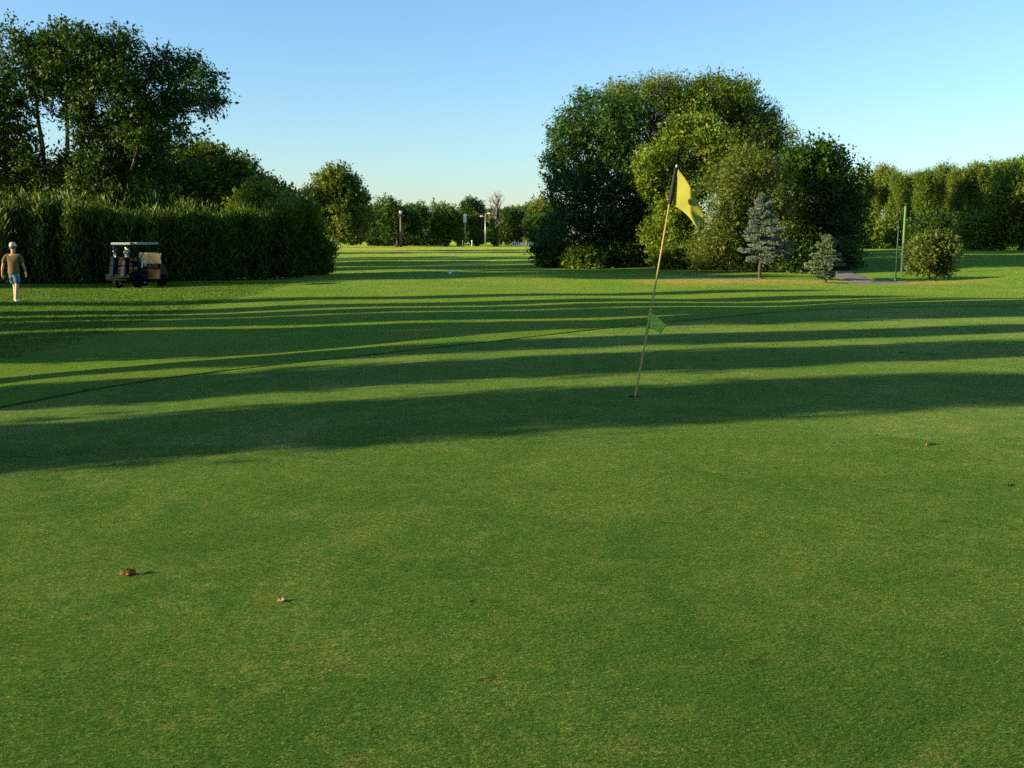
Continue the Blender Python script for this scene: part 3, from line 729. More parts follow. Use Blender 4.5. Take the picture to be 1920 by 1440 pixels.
grove_tree('feathery yellow-green tree on the left top of the grove', 1215, 76,
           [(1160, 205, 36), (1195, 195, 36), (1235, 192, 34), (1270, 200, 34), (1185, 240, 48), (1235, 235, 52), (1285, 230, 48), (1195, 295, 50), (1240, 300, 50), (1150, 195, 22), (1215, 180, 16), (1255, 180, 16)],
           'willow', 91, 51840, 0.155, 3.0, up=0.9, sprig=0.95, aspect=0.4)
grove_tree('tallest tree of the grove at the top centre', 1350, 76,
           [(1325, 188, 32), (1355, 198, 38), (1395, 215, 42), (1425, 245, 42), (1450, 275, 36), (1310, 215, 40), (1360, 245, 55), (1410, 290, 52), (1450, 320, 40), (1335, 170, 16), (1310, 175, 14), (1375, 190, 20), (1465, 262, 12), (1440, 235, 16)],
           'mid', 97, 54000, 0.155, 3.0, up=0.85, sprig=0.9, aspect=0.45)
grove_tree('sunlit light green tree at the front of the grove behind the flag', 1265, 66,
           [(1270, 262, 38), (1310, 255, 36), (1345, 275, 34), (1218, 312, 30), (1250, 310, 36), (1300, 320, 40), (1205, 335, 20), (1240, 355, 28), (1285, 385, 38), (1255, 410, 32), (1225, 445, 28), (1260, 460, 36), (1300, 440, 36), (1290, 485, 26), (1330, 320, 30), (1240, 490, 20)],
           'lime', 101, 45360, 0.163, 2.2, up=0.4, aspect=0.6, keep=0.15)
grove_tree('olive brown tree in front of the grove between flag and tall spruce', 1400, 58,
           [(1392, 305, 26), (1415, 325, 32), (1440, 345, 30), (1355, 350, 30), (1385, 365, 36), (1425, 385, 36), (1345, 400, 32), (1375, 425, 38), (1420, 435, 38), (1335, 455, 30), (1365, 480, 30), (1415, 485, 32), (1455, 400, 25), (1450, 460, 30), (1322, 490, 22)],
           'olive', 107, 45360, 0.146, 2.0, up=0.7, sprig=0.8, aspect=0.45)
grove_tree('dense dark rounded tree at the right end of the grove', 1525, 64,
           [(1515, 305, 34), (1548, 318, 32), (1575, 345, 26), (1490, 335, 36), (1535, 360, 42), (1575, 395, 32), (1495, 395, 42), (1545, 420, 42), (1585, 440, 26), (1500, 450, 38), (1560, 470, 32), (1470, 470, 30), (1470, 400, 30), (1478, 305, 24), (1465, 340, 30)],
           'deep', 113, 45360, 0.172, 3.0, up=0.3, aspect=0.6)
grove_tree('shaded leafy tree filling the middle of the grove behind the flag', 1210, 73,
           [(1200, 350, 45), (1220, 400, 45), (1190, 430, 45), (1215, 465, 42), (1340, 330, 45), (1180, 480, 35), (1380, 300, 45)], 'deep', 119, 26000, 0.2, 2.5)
GB = 'undergrowth bushes at the foot of the grove'
for k, (px, dep, top, wpx, mat, lab) in enumerate([
        (1035, 68, 455, 60, 'deep', 'dark bush at the left foot of the grove beside the fairway'),
        (1092, 66, 470, 70, 'mid', 'leafy bush at the foot of the teal-leaved tree'),
        (1160, 67, 468, 66, 'deep', 'dark bush left of the flagstick at the foot of the grove'),
        (1262, 63, 470, 60, 'mid', 'green bush right of the flagstick at the foot of the grove'),
        (1325, 62, 466, 60, 'olive', 'olive bush at the foot of the olive brown tree'),
        (1480, 57, 450, 60, 'deep', 'dark bush between the two spruces at the grove foot'),
        (1560, 60, 455, 66, 'deep', 'dark bush behind the small spruce at the grove foot')]):
    r = wpx / 2
    quick_tree('shrub', lab, px, dep, [(px - r * .45, top + r * .75, r * .6), (px + r * .4, top + r * .7, r * .62), (px, top + r * .5, r * .55), (px - r * .3, top + r * 1.25, r * .6), (px + r * .4, top + r * 1.25, r * .55)],
               LEAF[mat], 200 + k * 5, 7000, 0.17, 1.0, group=GB, trunk_r=0.06, up=0.5, cat='shrub')

# ------------------------------------------------------------------ woodland at the right
wood_a = proto('forest_tree', '', 'tree', 'column', 10.5, 5.2, 2.3, 16, 131, LEAF['mid'], BARK_PALE, 17000, 0.23, 0.14, up=1.0, aspect=0.45, sprig=1.15)
wood_b = proto('forest_tree', '', 'tree', 'round', 10.0, 2.6, 3.0, 18, 137, LEAF['willow'], BARK, 17000, 0.23, 0.18, up=0.9, aspect=0.45, sprig=1.1)
wood_c = proto('forest_tree', '', 'tree', 'column', 9.0, 0.8, 2.6, 20, 139, LEAF['deep'], BARK, 16000, 0.26, 0.16, up=0.4)
GW = 'woodland trees at the right'
rs = np.random.RandomState(21)
rows = [(1612, 104, 338, 'c', 'willow'), (1636, 112, 322, 'b', 'mid'), (1655, 106, 330, 'a', 'willow'), (1678, 100, 336, 'a', 'mid'), (1700, 114, 322, 'b', 'olive'), (1722, 104, 328, 'a', 'mid'),
        (1745, 110, 322, 'a', 'willow'), (1765, 118, 318, 'b', 'mid'), (1785, 112, 316, 'a', 'willow'), (1808, 122, 322, 'b', 'deep'), (1826, 112, 320, 'a', 'willow'), (1848, 118, 310, 'b', 'mid'),
        (1872, 120, 305, 'a', 'olive'), (1895, 112, 318, 'b', 'willow'), (1918, 122, 306, 'b', 'mid'), (1950, 112, 312, 'a', 'willow'), (1985, 110, 305, 'b', 'mid'), (2030, 108, 310, 'b', 'willow'),
        (1625, 128, 345, 'c', 'deep'), (1690, 130, 335, 'c', 'deep'), (1760, 132, 330, 'c', 'deep'), (1830, 134, 328, 'c', 'deep'), (1900, 132, 322, 'c', 'deep'), (1970, 130, 320, 'c', 'deep'), (1575, 120, 350, 'b', 'deep')]
ORD = ('first', 'second', 'third', 'fourth', 'fifth', 'sixth', 'seventh', 'eighth', 'ninth', 'tenth', 'eleventh', 'twelfth')
for px, dep, top, t, mt in rows:
    p, hp = {'a': (wood_a, 10.7), 'b': (wood_b, 10.3), 'c': (wood_c, 9.3)}[t]
    b = ground_at(px, dep); h = at(px, top + (rs.uniform(-14, 12) if t != 'c' else 0), dep)[2] - b[2]
    o_ = ORD[sorted(r[0] for r in rows if r[3] == t).index(px)]
    lab = {'a': o_ + ' from the left of the slender pale-trunked trees in the right-hand wood', 'b': o_ + ' from the left of the rounded trees fronting the right-hand wood', 'c': o_ + ' from the left of the dark trees at the back of the right-hand wood'}[t]
    use(p, b, rs.rand() * 6.28, tuple(h / hp * v for v in ((lambda w: (w, w, 1.0))(rs.uniform(0.60, 0.85) if t == 'a' else rs.uniform(0.7, 1.0)))), lab, GW, LEAF[mt])
GU = 'understorey bushes along the right-hand wood'
for k, (px, dep, top, wpx, mat, lab) in enumerate([
        (1750, 92, 400, 84, 'deep', 'dark round bush behind the olive shrub'),
        (1840, 84, 400, 90, 'mid', 'sunlit leafy bush in front of the wood right of the olive shrub'),
        (1625, 98, 430, 60, 'mid', 'sunlit low bush at the foot of the wood left of the green post'),
        (1665, 100, 410, 60, 'mid', 'leafy bush at the wood edge directly behind the thin dark pole'),
        (1790, 100, 420, 70, 'deep', 'dark low bush at the wood edge between the round bush and the sunlit bush'),
        (1880, 96, 400, 70, 'deep', 'dark bush at the wood edge left of the right-edge tree')]):
    r = wpx / 2
    quick_tree('shrub', lab, px, dep, [(px - r * .45, top + r * .8, r * .6), (px + r * .4, top + r * .7, r * .62), (px, top + r * .5, r * .55), (px - r * .4, top + r * 1.35, r * .6), (px + r * .45, top + r * 1.3, r * .55)],
               LEAF[mat], 300 + k * 5, 9000, 0.2, 1.6, group=GU, trunk_r=0.08, up=0.5, cat='shrub')
quick_tree('broadleaf_tree', 'large rounded tree cut by the right picture edge', 1915, 82,
           [(1885, 345, 34), (1915, 325, 36), (1950, 330, 40), (1870, 385, 30), (1905, 380, 42), (1950, 390, 48), (1890, 425, 32), (1930, 430, 42), (1965, 440, 45), (1900, 455, 22)],
           LEAF['mid'], 401, 26000, 0.21, 3.0, up=0.5)
quick_tree('shrub', 'rounded olive shrub standing alone on the mown bank at right', 1743, 47,
           [(1722, 480, 24), (1745, 468, 26), (1768, 478, 22), (1735, 500, 24), (1762, 500, 24), (1720, 505, 14), (1742, 455, 12), (1770, 462, 12), (1728, 462, 12)],
           LEAF['olive'], 411, 15000, 0.115, 0.55, trunk_r=0.035, up=0.8, sprig=0.4, aspect=0.5, cat='shrub')

# ------------------------------------------------------------------ blue spruces
def spruce(label, px, depth, top_y, wpx, bare, mat, seed, skew=0.0):
    rs = np.random.RandomState(seed); b = ground_at(px, depth); H = at(px, top_y, depth)[2] - b[2]; Rm = wpx / 2 * depth / F
    root = empty('spruce_tree', b); tag(root, label, 'spruce', 'young spruces by the path')
    parts = [tube_data([(0, 0, -0.2), (0.01, 0, H * 0.3), (0.0, 0.02, H * 0.7), (0, 0, H * 0.99)], [0.085, 0.07, 0.04, 0.01], 8)]
    LP, LD, LN, LL, LT = [], [], [], [], []
    z = bare; k = 0
    while z < H * 0.985:
        t = (z - bare) / (H - bare); rad = Rm * (1 - t) ** 0.8 * (0.72 + 0.28 * sstep(0, 0.22, t))
        for q in range(rs.randint(6, 9) if t < 0.85 else 5):
            a = rs.rand() * 6.283; L = max(0.06, rad * rs.uniform(0.5, 1.2) * (1 + skew * math.cos(a)))
            m = 7; s = np.linspace(0, 1, m); droop = 0.10 if t < 0.6 else -0.25
            pts = np.stack([np.cos(a) * L * s, np.sin(a) * L * s, z + L * (0.30 * s - (0.30 + droop) * s ** 2 + 0.22 * s ** 4)], -1)
            parts.append(tube_data(pts, np.linspace(0.016, 0.004, m), 4))
            nt = max(9, int(L * 44)); tt_ = rs.uniform(0.04, 1.02, nt)
            for x_ in tt_:
                o = np.array([np.interp(x_, s, pts[:, c]) for c in range(3)])
                td = unit(np.array([math.cos(a), math.sin(a), 0.15]) * 0.8 + np.array([-math.sin(a), math.cos(a), 0]) * rs.choice([-1, 1]) * rs.uniform(0.3, 1.0) + np.array([0, 0, rs.uniform(-0.1, 0.5)]))
                tl = (0.10 + 0.16 * (1.05 - x_)) * rs.uniform(0.7, 1.2) * min(1, 0.5 + rad)
                nn = 11; ts = rs.rand(nn)
                LP.append(o + td * (ts * tl)[:, None]); LD.append(unit(td * 0.9 + rs.normal(size=(nn, 3)) * 0.6)); LN.append(rsph(rs, nn)); LL.append(np.full(nn, 0.085) * rs.uniform(0.7, 1.3, nn)); LT.append(np.clip(rs.normal(0.25 + 0.5 * x_, 0.15, nn), 0, 1))
        z += rs.uniform(0.10, 0.19) * (1.0 if t < 0.7 else 0.6); k += 1
    v, f = merge(parts); link('trunk', np_mesh('spruce_trunk', v, f), BARK, root)
    V, Fq = leaf_geo(np.vstack(LP), np.vstack(LD), np.vstack(LN), np.concatenate(LL), np.concatenate(LL) * 0.42)
    link('crown', np_mesh('spruce_needles', V, Fq, False, np.concatenate(LT)), mat, root)
spruce('taller blue spruce with a bare trunk foot in front of the grove', 1424, 49, 362, 108, 0.78, LEAF['spruce'], 501, 0.12)
spruce('shorter blue-green spruce branched to the ground beside the path', 1547, 44, 440, 82, 0.16, LEAF['spruce2'], 507)

# ------------------------------------------------------------------ poles on the right bank
M_LIME = plain('post_lime_paint', (0.075, 0.155, 0.03), 0.5, 0.3); M_DARKG = plain('post_dark_green_and_shade', (0.02, 0.05, 0.03), 0.5, 0.3)
b = ground_at(1691, 56); h = at(1691, 386, 56)[2] - b[2]
gp_ = empty('tall_post', b); tag(gp_, 'tall lime-green post with shade painted on its lower part before the right-hand wood', 'post')
link('post', tube_mesh('tall_post', [(0, 0, -0.3), (0, 0, h * 0.5), (0, 0, h - 0.05), (0, 0, h)], [0.07, 0.07, 0.065, 0.05], 10), M_LIME, gp_)
link('dark_band', lathe_mesh('post_painted_shade', [(.085, 0.0), (.085, h * .40), (.095, h * .41), (.095, h * .44), (.075, h * .45)], 12), M_DARKG, gp_)  # no separate part: shade on the lower post, put in as a dark band
b = ground_at(1679, 47); h = at(1679, 412, 47)[2] - b[2]
tp = empty('thin_pole', b); tag(tp, 'thin dark green pole standing in front of the lime-green post', 'pole')
link('pole', tube_mesh('thin_pole', [(0, 0, -0.3), (0, 0, h * 0.6), (0, 0, h)], [0.035, 0.03, 0.025], 8), M_DARKG, tp)
link('collar', lathe_mesh('pole_collar', [(.04, 0), (.07, .02), (.07, .12), (.04, .16)], 10), M_DARKG, tp)

# ------------------------------------------------------------------ the row of trees out of frame at left whose shadows cross the green
ca, sa = math.cos(SUN_AZ), math.sin(SUN_AZ)
def perp(px, py, z=0.0):
    p = on_plane(px, py, z); return -sa * p[0] + ca * p[1]
rs = np.random.RandomState(601)
cl_ = [(0.05 * math.sin(k * 2.1), 0.05 * math.cos(k * 1.7), 0.55 + k * 0.30, 0.96, 0.96, 0.62) for k in range(31)] + [(0, 0, 9.7, 0.80, 0.80, 0.42)]
col_tree = build_tree('columnar_tree', '', (0, 0, -500), cl_, [stem((0, 0), (0, 0, 9.2), 0.16, 0.05, rs)], LEAF['deep'], BARK, 602, 30000, 0.17, 0.04, 0, None, 'tree', up=0.5, inner=0.45, keep=0.35, sat=0, sprig=0.22)
GC = 'row of columnar trees left of the green'
rs = np.random.RandomState(33)
def caster(p0, p1, x, H, LC):
    pc = (p0 + p1) / 2; w = abs(p1 - p0) / 2
    y = (pc + sa * x) / ca; z = tz(x, y)
    p = col_tree; rp = 1.03
    use(p, (x, y, z), rs.rand() * 6.28, (w / rp, w / rp, H / 10.1), LC, GC)
bands = [  # photo y range of a dark bar at the centre column, height of the ground there, x of the tree, height
    (736, 811, GZ, -15.0, 5.35), (671, 708, GZ, -15.5, 7.6), (637.5, 656, GZ, -16.0, 8.2),
    (611, 638, 0.12, -17.0, 8.2), (605, 618, 0.10, -19.5, 8.6), (599.5, 609, 0.05, -17.5, 8.0), (590, 598.5, 0, -20.5, 8.6), (584, 592, 0, -19.0, 8.3), (575, 581.5, 0, -20.0, 8.2), (565, 571.5, 0, -21.5, 8.2), (551.5, 556.5, 0, -22.5, 8.0)]
for k, (y0, y1, z, x, H) in enumerate(bands):
    caster(perp(960, y1, z), perp(960, y0, z), x, H, 'columnar tree left of the green casting the %s shadow bar counted from the camera' % ORD[k])
shade_tree = proto('broadleaf_tree', '', 'tree', 'spread', 10.0, 0.6, 4.0, 30, 613, LEAF['deep'], BARK, 22000, 0.30, 0.3, up=0.4, inner=0.4, keep=0.4)
for k, (pc, x, H, w) in enumerate(((45.5, -46, 8.6, 2.6), (50, -48, 8.9, 3.4), (55.5, -52, 9.6, 3.2), (67, -54, 8.6, 3.6), (74, -58, 9.5, 3.6))):
    y = (pc + sa * x) / ca
    use(shade_tree, (x, y, tz(x, y)), rs.rand() * 6.28, (w / 4.0, w / 4.0, H / 10.2), '%s nearest broad tree beyond the left picture edge shading the tall hedge' % ORD[k], 'trees shading the tall hedge')

rs = np.random.RandomState(641)
tl_ = [(3.0 * math.sqrt(rs.rand()) * math.cos(a), 3.0 * math.sqrt(rs.rand()) * math.sin(a), 16.5 + 0.4 * rs.rand(), 1.5, 1.5, 0.85) for a in np.linspace(0, 6.0, 14)]
added_tall_tree = build_tree('added_tall_tree', '', (0, 0, -500), tl_, [stem((0, 0), (0, 0, 15.0), 0.34, 0.12, rs)], LEAF['deep'], BARK, 642, 16000, 0.32, 0.1, 1, None, 'tree', up=0.4, inner=0.4, keep=0.4, sat=4, sprig=0.5)  # added out of view, crown height shaped to shade the fairway, not the hedge top
for k, pc in enumerate((46.6, 52.0, 57.0)):
    y = (pc + sa * -62) / ca
    use(added_tall_tree, (-62, y, tz(-62, y)), k * 2.0, (0.75, 0.75, 1.0), '%s nearest tall high-crowned tree added out of view at left to shade the fairway' % ORD[k], 'tall trees added out of view to shade the fairway')
for k, (px, d, H, w) in enumerate(((95, 74, 7.2, 3.6), (185, 70, 7.4, 3.4), (270, 76, 9.0, 3.6), (330, 92, 10.0, 4.0), (415, 100, 9.5, 3.6), (300, 128, 11.0, 4.6), (400, 126, 10.0, 4.4))):  # added trees that darken the far fairway with their shadows
    b = ground_at(px, d)
    use(shade_tree, b, 1.1 * k, (w / 4.0, w / 4.0, H / 10.2), '%s from the left of the trees added behind the tall hedge to shade the far fairway' % ORD[sorted((95, 185, 270, 330, 415, 300, 400)).index(px)], 'trees added behind the tall hedge for their shade')

# ------------------------------------------------------------------ flagstick in its cup
FD = CUP[1]; PXM = FD / F
def fl(px, py, dy=0.0):                      # photo position -> coordinates relative to the cup, near the stick's plane
    p = at(px, py, FD + dy); return p - np.array([CUP[0], CUP[1], cupz])
M_STICK = plain('stick_tan_fibreglass', (0.30, 0.24, 0.08), 0.6, 0.1); M_SLEEVE = plain('flag_sleeve_black', (0.012, 0.012, 0.012), 0.7, 0.2)
def cloth(name, col, tr=0.45):
    m, n, l, p = new_mat(name)
    tc = n.new('ShaderNodeTexCoord'); wv = n.new('ShaderNodeTexNoise'); wv.inputs['Scale'].default_value = 60
    l.new(tc.outputs['Object'], wv.inputs['Vector'])
    mx = n.new('ShaderNodeMix'); mx.data_type = 'RGBA'; mx.inputs[6].default_value = tuple(c * 0.85 for c in col) + (1,); mx.inputs[7].default_value = col + (1,)
    l.new(wv.outputs['Fac'], mx.inputs[0]); l.new(mx.outputs[2], p.inputs['Base Color']); p.inputs['Roughness'].default_value = 0.7
    t = n.new('ShaderNodeBsdfTranslucent'); l.new(mx.outputs[2], t.inputs[0])
    ms = n.new('ShaderNodeMixShader'); ms.inputs[0].default_value = tr; l.new(p.outputs[0], ms.inputs[1]); l.new(t.outputs[0], ms.inputs[2])
    l.new(ms.outputs[0], n['Material Output'].inputs[0]); return m
M_YEL = cloth('flag_yellow_nylon', (0.36, 0.37, 0.030)); M_MINT = cloth('flag_pale_green_nylon', (0.34, 0.56, 0.07)); M_INK = plain('flag_ink', (0.02, 0.015, 0.01), 0.8, 0.1); M_INK2 = plain('flag_faded_ink', (0.18, 0.34, 0.04), 0.8, 0.1)
fs = empty('flagstick', (CUP[0], CUP[1], cupz)); tag(fs, 'leaning tan flagstick with yellow flag on top and small pale green pennant', 'flagstick')
LEAN = 0.34
stick = lambda t: fl(1190.5 + (1268.5 - 1190.5) * t, 745 + (312 - 745) * t, LEAN * t)
pts = [np.array([stick(0)[0] - 0.012, stick(0)[1] - 0.012, -0.13])] + [stick(t) + np.array([0.004 * math.sin(t * 5), 0, 0]) for t in np.linspace(0, 0.985, 22)]
link('pole', tube_mesh('flag_pole', pts, [0.010] + list(np.linspace(0.0105, 0.0075, 22)), 10), M_STICK, fs)
link('tip', tube_mesh('pole_tip', [stick(0.985), stick(0.995), stick(1.008)], [0.008, 0.012, 0.004], 8), M_WHITE, fs)
link('dark_band', tube_mesh('flag_sleeve', [stick(0.835), stick(0.84), stick(0.92), stick(0.992), stick(0.996)], [0.012, 0.021, 0.022, 0.021, 0.012], 12), M_SLEEVE, fs)
def flag_surf(u, v):
    """u along the fly 0..1, v down the hoist 0..1 -> photo px, py and a depth offset"""
    h0 = np.array([1271.5, 317.0]); h1 = np.array([1261.0, 384.0]); f0 = np.array([1321.5, 404.0]); f1 = np.array([1310.0, 433.0])
    top = h0 + (f0 - h0) * u + np.array([9.0, -3.0]) * math.sin(u * math.pi) * (1 - u) * 0.6
    bot = h1 + (f1 - h1) * u + np.array([6.0, -8.0]) * math.sin(u * math.pi) * 0.55
    q = top + (bot - top) * v
    cr = 0.40 + 0.22 * v
    dy = -0.20 * min(u, cr) + 0.03 * max(u - cr, 0) - 0.16 * float(sstep(0.6, 1, v)) * float(sstep(0.5, 1, u)) + 0.018 * math.sin(u * 9.0 + v * 3.2 + 1.2) * u ** 0.6 + 0.012 * math.sin(v * 8 + u * 5) * u
    return q, dy
def flag_pt(u, v, lift=0.0):
    q, dy = flag_surf(u, v); t = 0.92 - 0.13 * u
    return fl(q[0], q[1], LEAN * t + dy - lift)
NU, NV = 30, 18
V = np.array([flag_pt(i / NU, j / NV) for i in range(NU + 1) for j in range(NV + 1)])
idx = (np.arange(NU)[:, None] * (NV + 1) + np.arange(NV)[None, :])
fq = np.stack([idx, idx + 1, idx + NV + 2, idx + NV + 1], -1).reshape(-1, 4)
flag = link('flag', np_mesh('flag_cloth', V, fq), M_YEL, fs)
sm = flag.modifiers.new('thickness', 'SOLIDIFY'); sm.thickness = 0.0015
def spade(uc, vc, ru, rv, n=20):
    o = []
    for k in range(n):
        a = 2 * math.pi * k / n; r = 1.0 - 0.42 * max(0, math.sin(a)) ** 2 * abs(math.cos(a)) * 2
        o.append((uc + ru * r * math.cos(a), vc - rv * math.sin(a)))
    return o
ol = spade(0.47, 0.47, 0.055, 0.11)
cv = [flag_pt(0.47, 0.47, 0.012)] + [flag_pt(u, v, 0.012) for u, v in ol]
link('emblem', np_mesh('flag_emblem', np.array(cv), np.array([[0, 1 + k, 1 + (k + 1) % 20] for k in range(20)])), M_INK, flag)
def pen_pt(u, v, lift=0.0):
    h0 = np.array([1219.5, 584.0]); h1 = np.array([1214.5, 616.0]); f0 = np.array([1249.5, 609.0]); f1 = np.array([1239.0, 626.0])
    top = h0 + (f0 - h0) * u; bot = h1 + (f1 - h1) * u + np.array([0, 3.5]) * math.sin(u * 3.14) * -0.8
    q = top + (bot - top) * v; t = 0.33
    return fl(q[0], q[1], LEAN * t - 0.12 * u + 0.015 * math.sin(u * 5 + v * 2) * u - lift)
V = np.array([pen_pt(i / 14, j / 9) for i in range(15) for j in range(10)])
idx = (np.arange(14)[:, None] * 10 + np.arange(9)[None, :])
pen = link('pennant', np_mesh('pennant_cloth', V, np.stack([idx, idx + 1, idx + 11, idx + 10], -1).reshape(-1, 4)), M_MINT, fs)
tag(pen, 'small pale green pennant'); pm = pen.modifiers.new('thickness', 'SOLIDIFY'); pm.thickness = 0.0012
ol = spade(0.42, 0.58, 0.12, 0.16, 14)
link('emblem', np_mesh('pennant_emblem', np.array([pen_pt(0.42, 0.58, 0.005)] + [pen_pt(u, v, 0.005) for u, v in ol]), np.array([[0, 1 + k, 1 + (k + 1) % 14] for k in range(14)])), M_INK2, pen)
link('tie', tube_mesh('pennant_tie', [stick(0.27), stick(0.30), stick(0.385)], [0.012, 0.0125, 0.012], 8), M_MINT, fs)
cup = link('cup_liner', lathe_mesh('cup_liner', [(CUPR - 0.001, -0.012), (CUPR - 0.003, -0.02), (CUPR - 0.003, -0.15), (0.0, -0.15)], 28), plain('cup_liner_plastic', (0.05, 0.05, 0.045), 0.6, 0.2))
cup.location = (CUP[0], CUP[1], cupz); tag(cup, 'sunken cup in the putting green at the flagstick foot', 'cup')

# ------------------------------------------------------------------ golf cart
M_DARK = plain('cart_body_dark_green', (0.006, 0.011, 0.009), 0.7, 0.03); M_TAN = plain('cart_cowl_tan', (0.050, 0.037, 0.019), 0.7, 0.03)
M_ROOF = plain('cart_roof_grey', (0.22, 0.27, 0.27), 0.6, 0.1); M_RUB = plain('tyre_rubber', (0.006, 0.006, 0.006), 0.8, 0.04); M_BLK = plain('cart_black_metal', (0.007, 0.007, 0.008), 0.7, 0.03)
M_SEAT = plain('seat_dark_vinyl', (0.012, 0.012, 0.012), 0.7, 0.05); M_HUB = plain('wheel_cover_silver', (0.22, 0.23, 0.24), 0.35, 0.5, 0.7)
m, n, l, p = new_mat('windshield_tinted'); p.inputs['Base Color'].default_value = (0.12, 0.105, 0.06, 1); p.inputs['Roughness'].default_value = 0.25
tr_ = n.new('ShaderNodeBsdfTransparent'); ms_ = n.new('ShaderNodeMixShader'); ms_.inputs[0].default_value = 0.22
l.new(p.outputs[0], ms_.inputs[1]); l.new(tr_.outputs[0], ms_.inputs[2]); l.new(ms_.outputs[0], n['Material Output'].inputs[0]); M_WIND = m
CROT = R(75); cb = ground_at(240, 40.2)
cart = empty('golf_cart', cb, CROT); tag(cart, 'parked golf cart with pale roof and tan front seen from behind by the hedge', 'golf cart')
link('rear_body', prism_mesh('rear_body', [(-.62, .34), (-.25, .34), (-.2, .47), (-.05, .52), (.12, .5), (.25, .40), (.3, .30), (.62, .30), (.62, .70), (.1, .74), (-.05, .60), (-.62, .58)], -.56, .56, .03), M_DARK, cart)
link('floor', box_mesh('cart_floor', (1.0, 0, .30), (.95, 1.12, .06), .015), M_BLK, cart)
cw = link('front_cowl', prism_mesh('front_cowl', [(1.36, .28), (1.40, .28), (1.44, .42), (1.55, .50), (1.72, .50), (1.86, .42), (1.88, .32), (1.96, .32), (2.00, .48), (1.92, .70), (1.72, .92), (1.52, .96), (1.44, .86)], -.57, .57, .035), M_TAN, cart)
for sy in (-.38, .38):
    link('headlight', lathe_mesh('headlight', [(0, .03), (.06, .03), (.07, 0.0)], 14, 'Y'), M_WHITE, cart).location = (2.06, sy, .62)
link('dashboard', box_mesh('dashboard', (1.42, 0, .86), (.14, 1.04, .2), .03), M_BLK, cart)
link('seat_cushion', box_mesh('seat_cushion', (.40, 0, .79), (.52, 1.04, .13), .05, seg=3), M_SEAT, cart)
link('seat_back', box_mesh('seat_back', (.10, 0, 1.07), (.12, 1.06, .36), .05, (R(-8), 'Y'), 3), M_SEAT, cart)
for sy in (-.53, .53):
    link('armrest', tube_mesh('armrest', [(.12, sy, .95), (.18, sy, 1.04), (.5, sy, 1.0), (.55, sy, .78)], .018, 8), M_BLK, cart)
    link('roof_strut', tube_mesh('roof_strut', [(-.30, sy, .58), (-.26, sy, 1.2), (-.18, sy, 1.74)], .018, 8), M_BLK, cart)
    link('roof_strut', tube_mesh('roof_strut', [(1.62, sy, .93), (1.50, sy, 1.35), (1.38, sy, 1.74)], .018, 8), M_BLK, cart)
bm = bmesh.new(); bmesh.ops.create_cube(bm, size=1); bmesh.ops.scale(bm, vec=(1.86, 1.24, .09), verts=bm.verts)
bmesh.ops.bevel(bm, geom=[e for e in bm.edges if abs(e.verts[0].co.z - e.verts[1].co.z) > .05], offset=.18, segments=6, affect='EDGES')
bmesh.ops.bevel(bm, geom=list(bm.edges), offset=.03, segments=2, affect='EDGES'); bmesh.ops.translate(bm, vec=(.62, 0, 1.79), verts=bm.verts)
link('roof', bm_mesh('cart_roof', bm), M_ROOF, cart)
ws = link('windshield', box_mesh('windshield', (1.60, 0, 1.17), (.012, 1.0, .42), .004, None), M_WIND, cart)
for a_, b_ in (((1.60, -.51, .95), (1.60, -.51, 1.39)), ((1.60, .51, .95), (1.60, .51, 1.39)), ((1.60, -.51, 1.39), (1.60, .51, 1.39)), ((1.60, -.51, .95), (1.60, .51, .95))):
    link('frame', tube_mesh('windshield_frame', [a_, tuple((np.array(a_) + np.array(b_)) / 2), b_], .016, 6), M_ROOF, ws)
sw = lathe_mesh('steering_wheel', [(.165, -.012), (.18, 0), (.165, .012), (.15, 0), (.165, -.012)], 20)
st_ = link('steering_wheel', sw, M_BLK, cart); st_.location = (1.15, .28, 1.0); st_.rotation_euler = (0, R(-50), 0)
link('steering_column', tube_mesh('steering_column', [(1.15, .28, 1.0), (1.3, .28, .86), (1.42, .28, .7)], .022, 8), M_BLK, cart)
link('bag_rack', box_mesh('bag_rack', (-.52, 0, .36), (.36, .98, .06), .015), M_BLK, cart)
link('rear_bumper', tube_mesh('rear_bumper', [(-.60, -.5, .42), (-.73, -.42, .42), (-.73, .42, .42), (-.60, .5, .42)], .03, 8), M_BLK, cart)
def wheel(x, y):
    s = 1 if y > 0 else -1
    t = link('wheel', lathe_mesh('tyre', [(.11, -.09), (.19, -.10), (.218, -.07), (.222, 0), (.218, .07), (.19, .10), (.11, .09)], 26, 'Y'), M_RUB, cart); t.location = (x, y, .222)
    link('rim', lathe_mesh('rim', [(.0, -s * .085), (.04, -s * .095), (.10, -s * .075), (.125, -s * .095), (.128, -s * .06)], 22, 'Y'), M_HUB, t)
for x in (0.0, 1.66):
    for y in (-.46, .46): wheel(x, y)
tw = Matrix.Rotation(CROT, 3, 'Z') @ Vector((.30, -.55, 1.03))
towel = link('towel', prism_mesh('towel', [(-.10, .0), (-.11, -.2), (-.07, -.21), (-.05, -.02), (0, .03), (.10, .0), (.13, -.16), (.17, -.15), (.15, .04), (.02, .08)], -.03, .03, .01), M_WHITE)
towel.location = (cb[0] + tw.x, cb[1] + tw.y, cb[2] + tw.z); towel.rotation_euler = (0, 0, CROT); tag(towel, 'white towel hung over the golf cart armrest', 'towel')
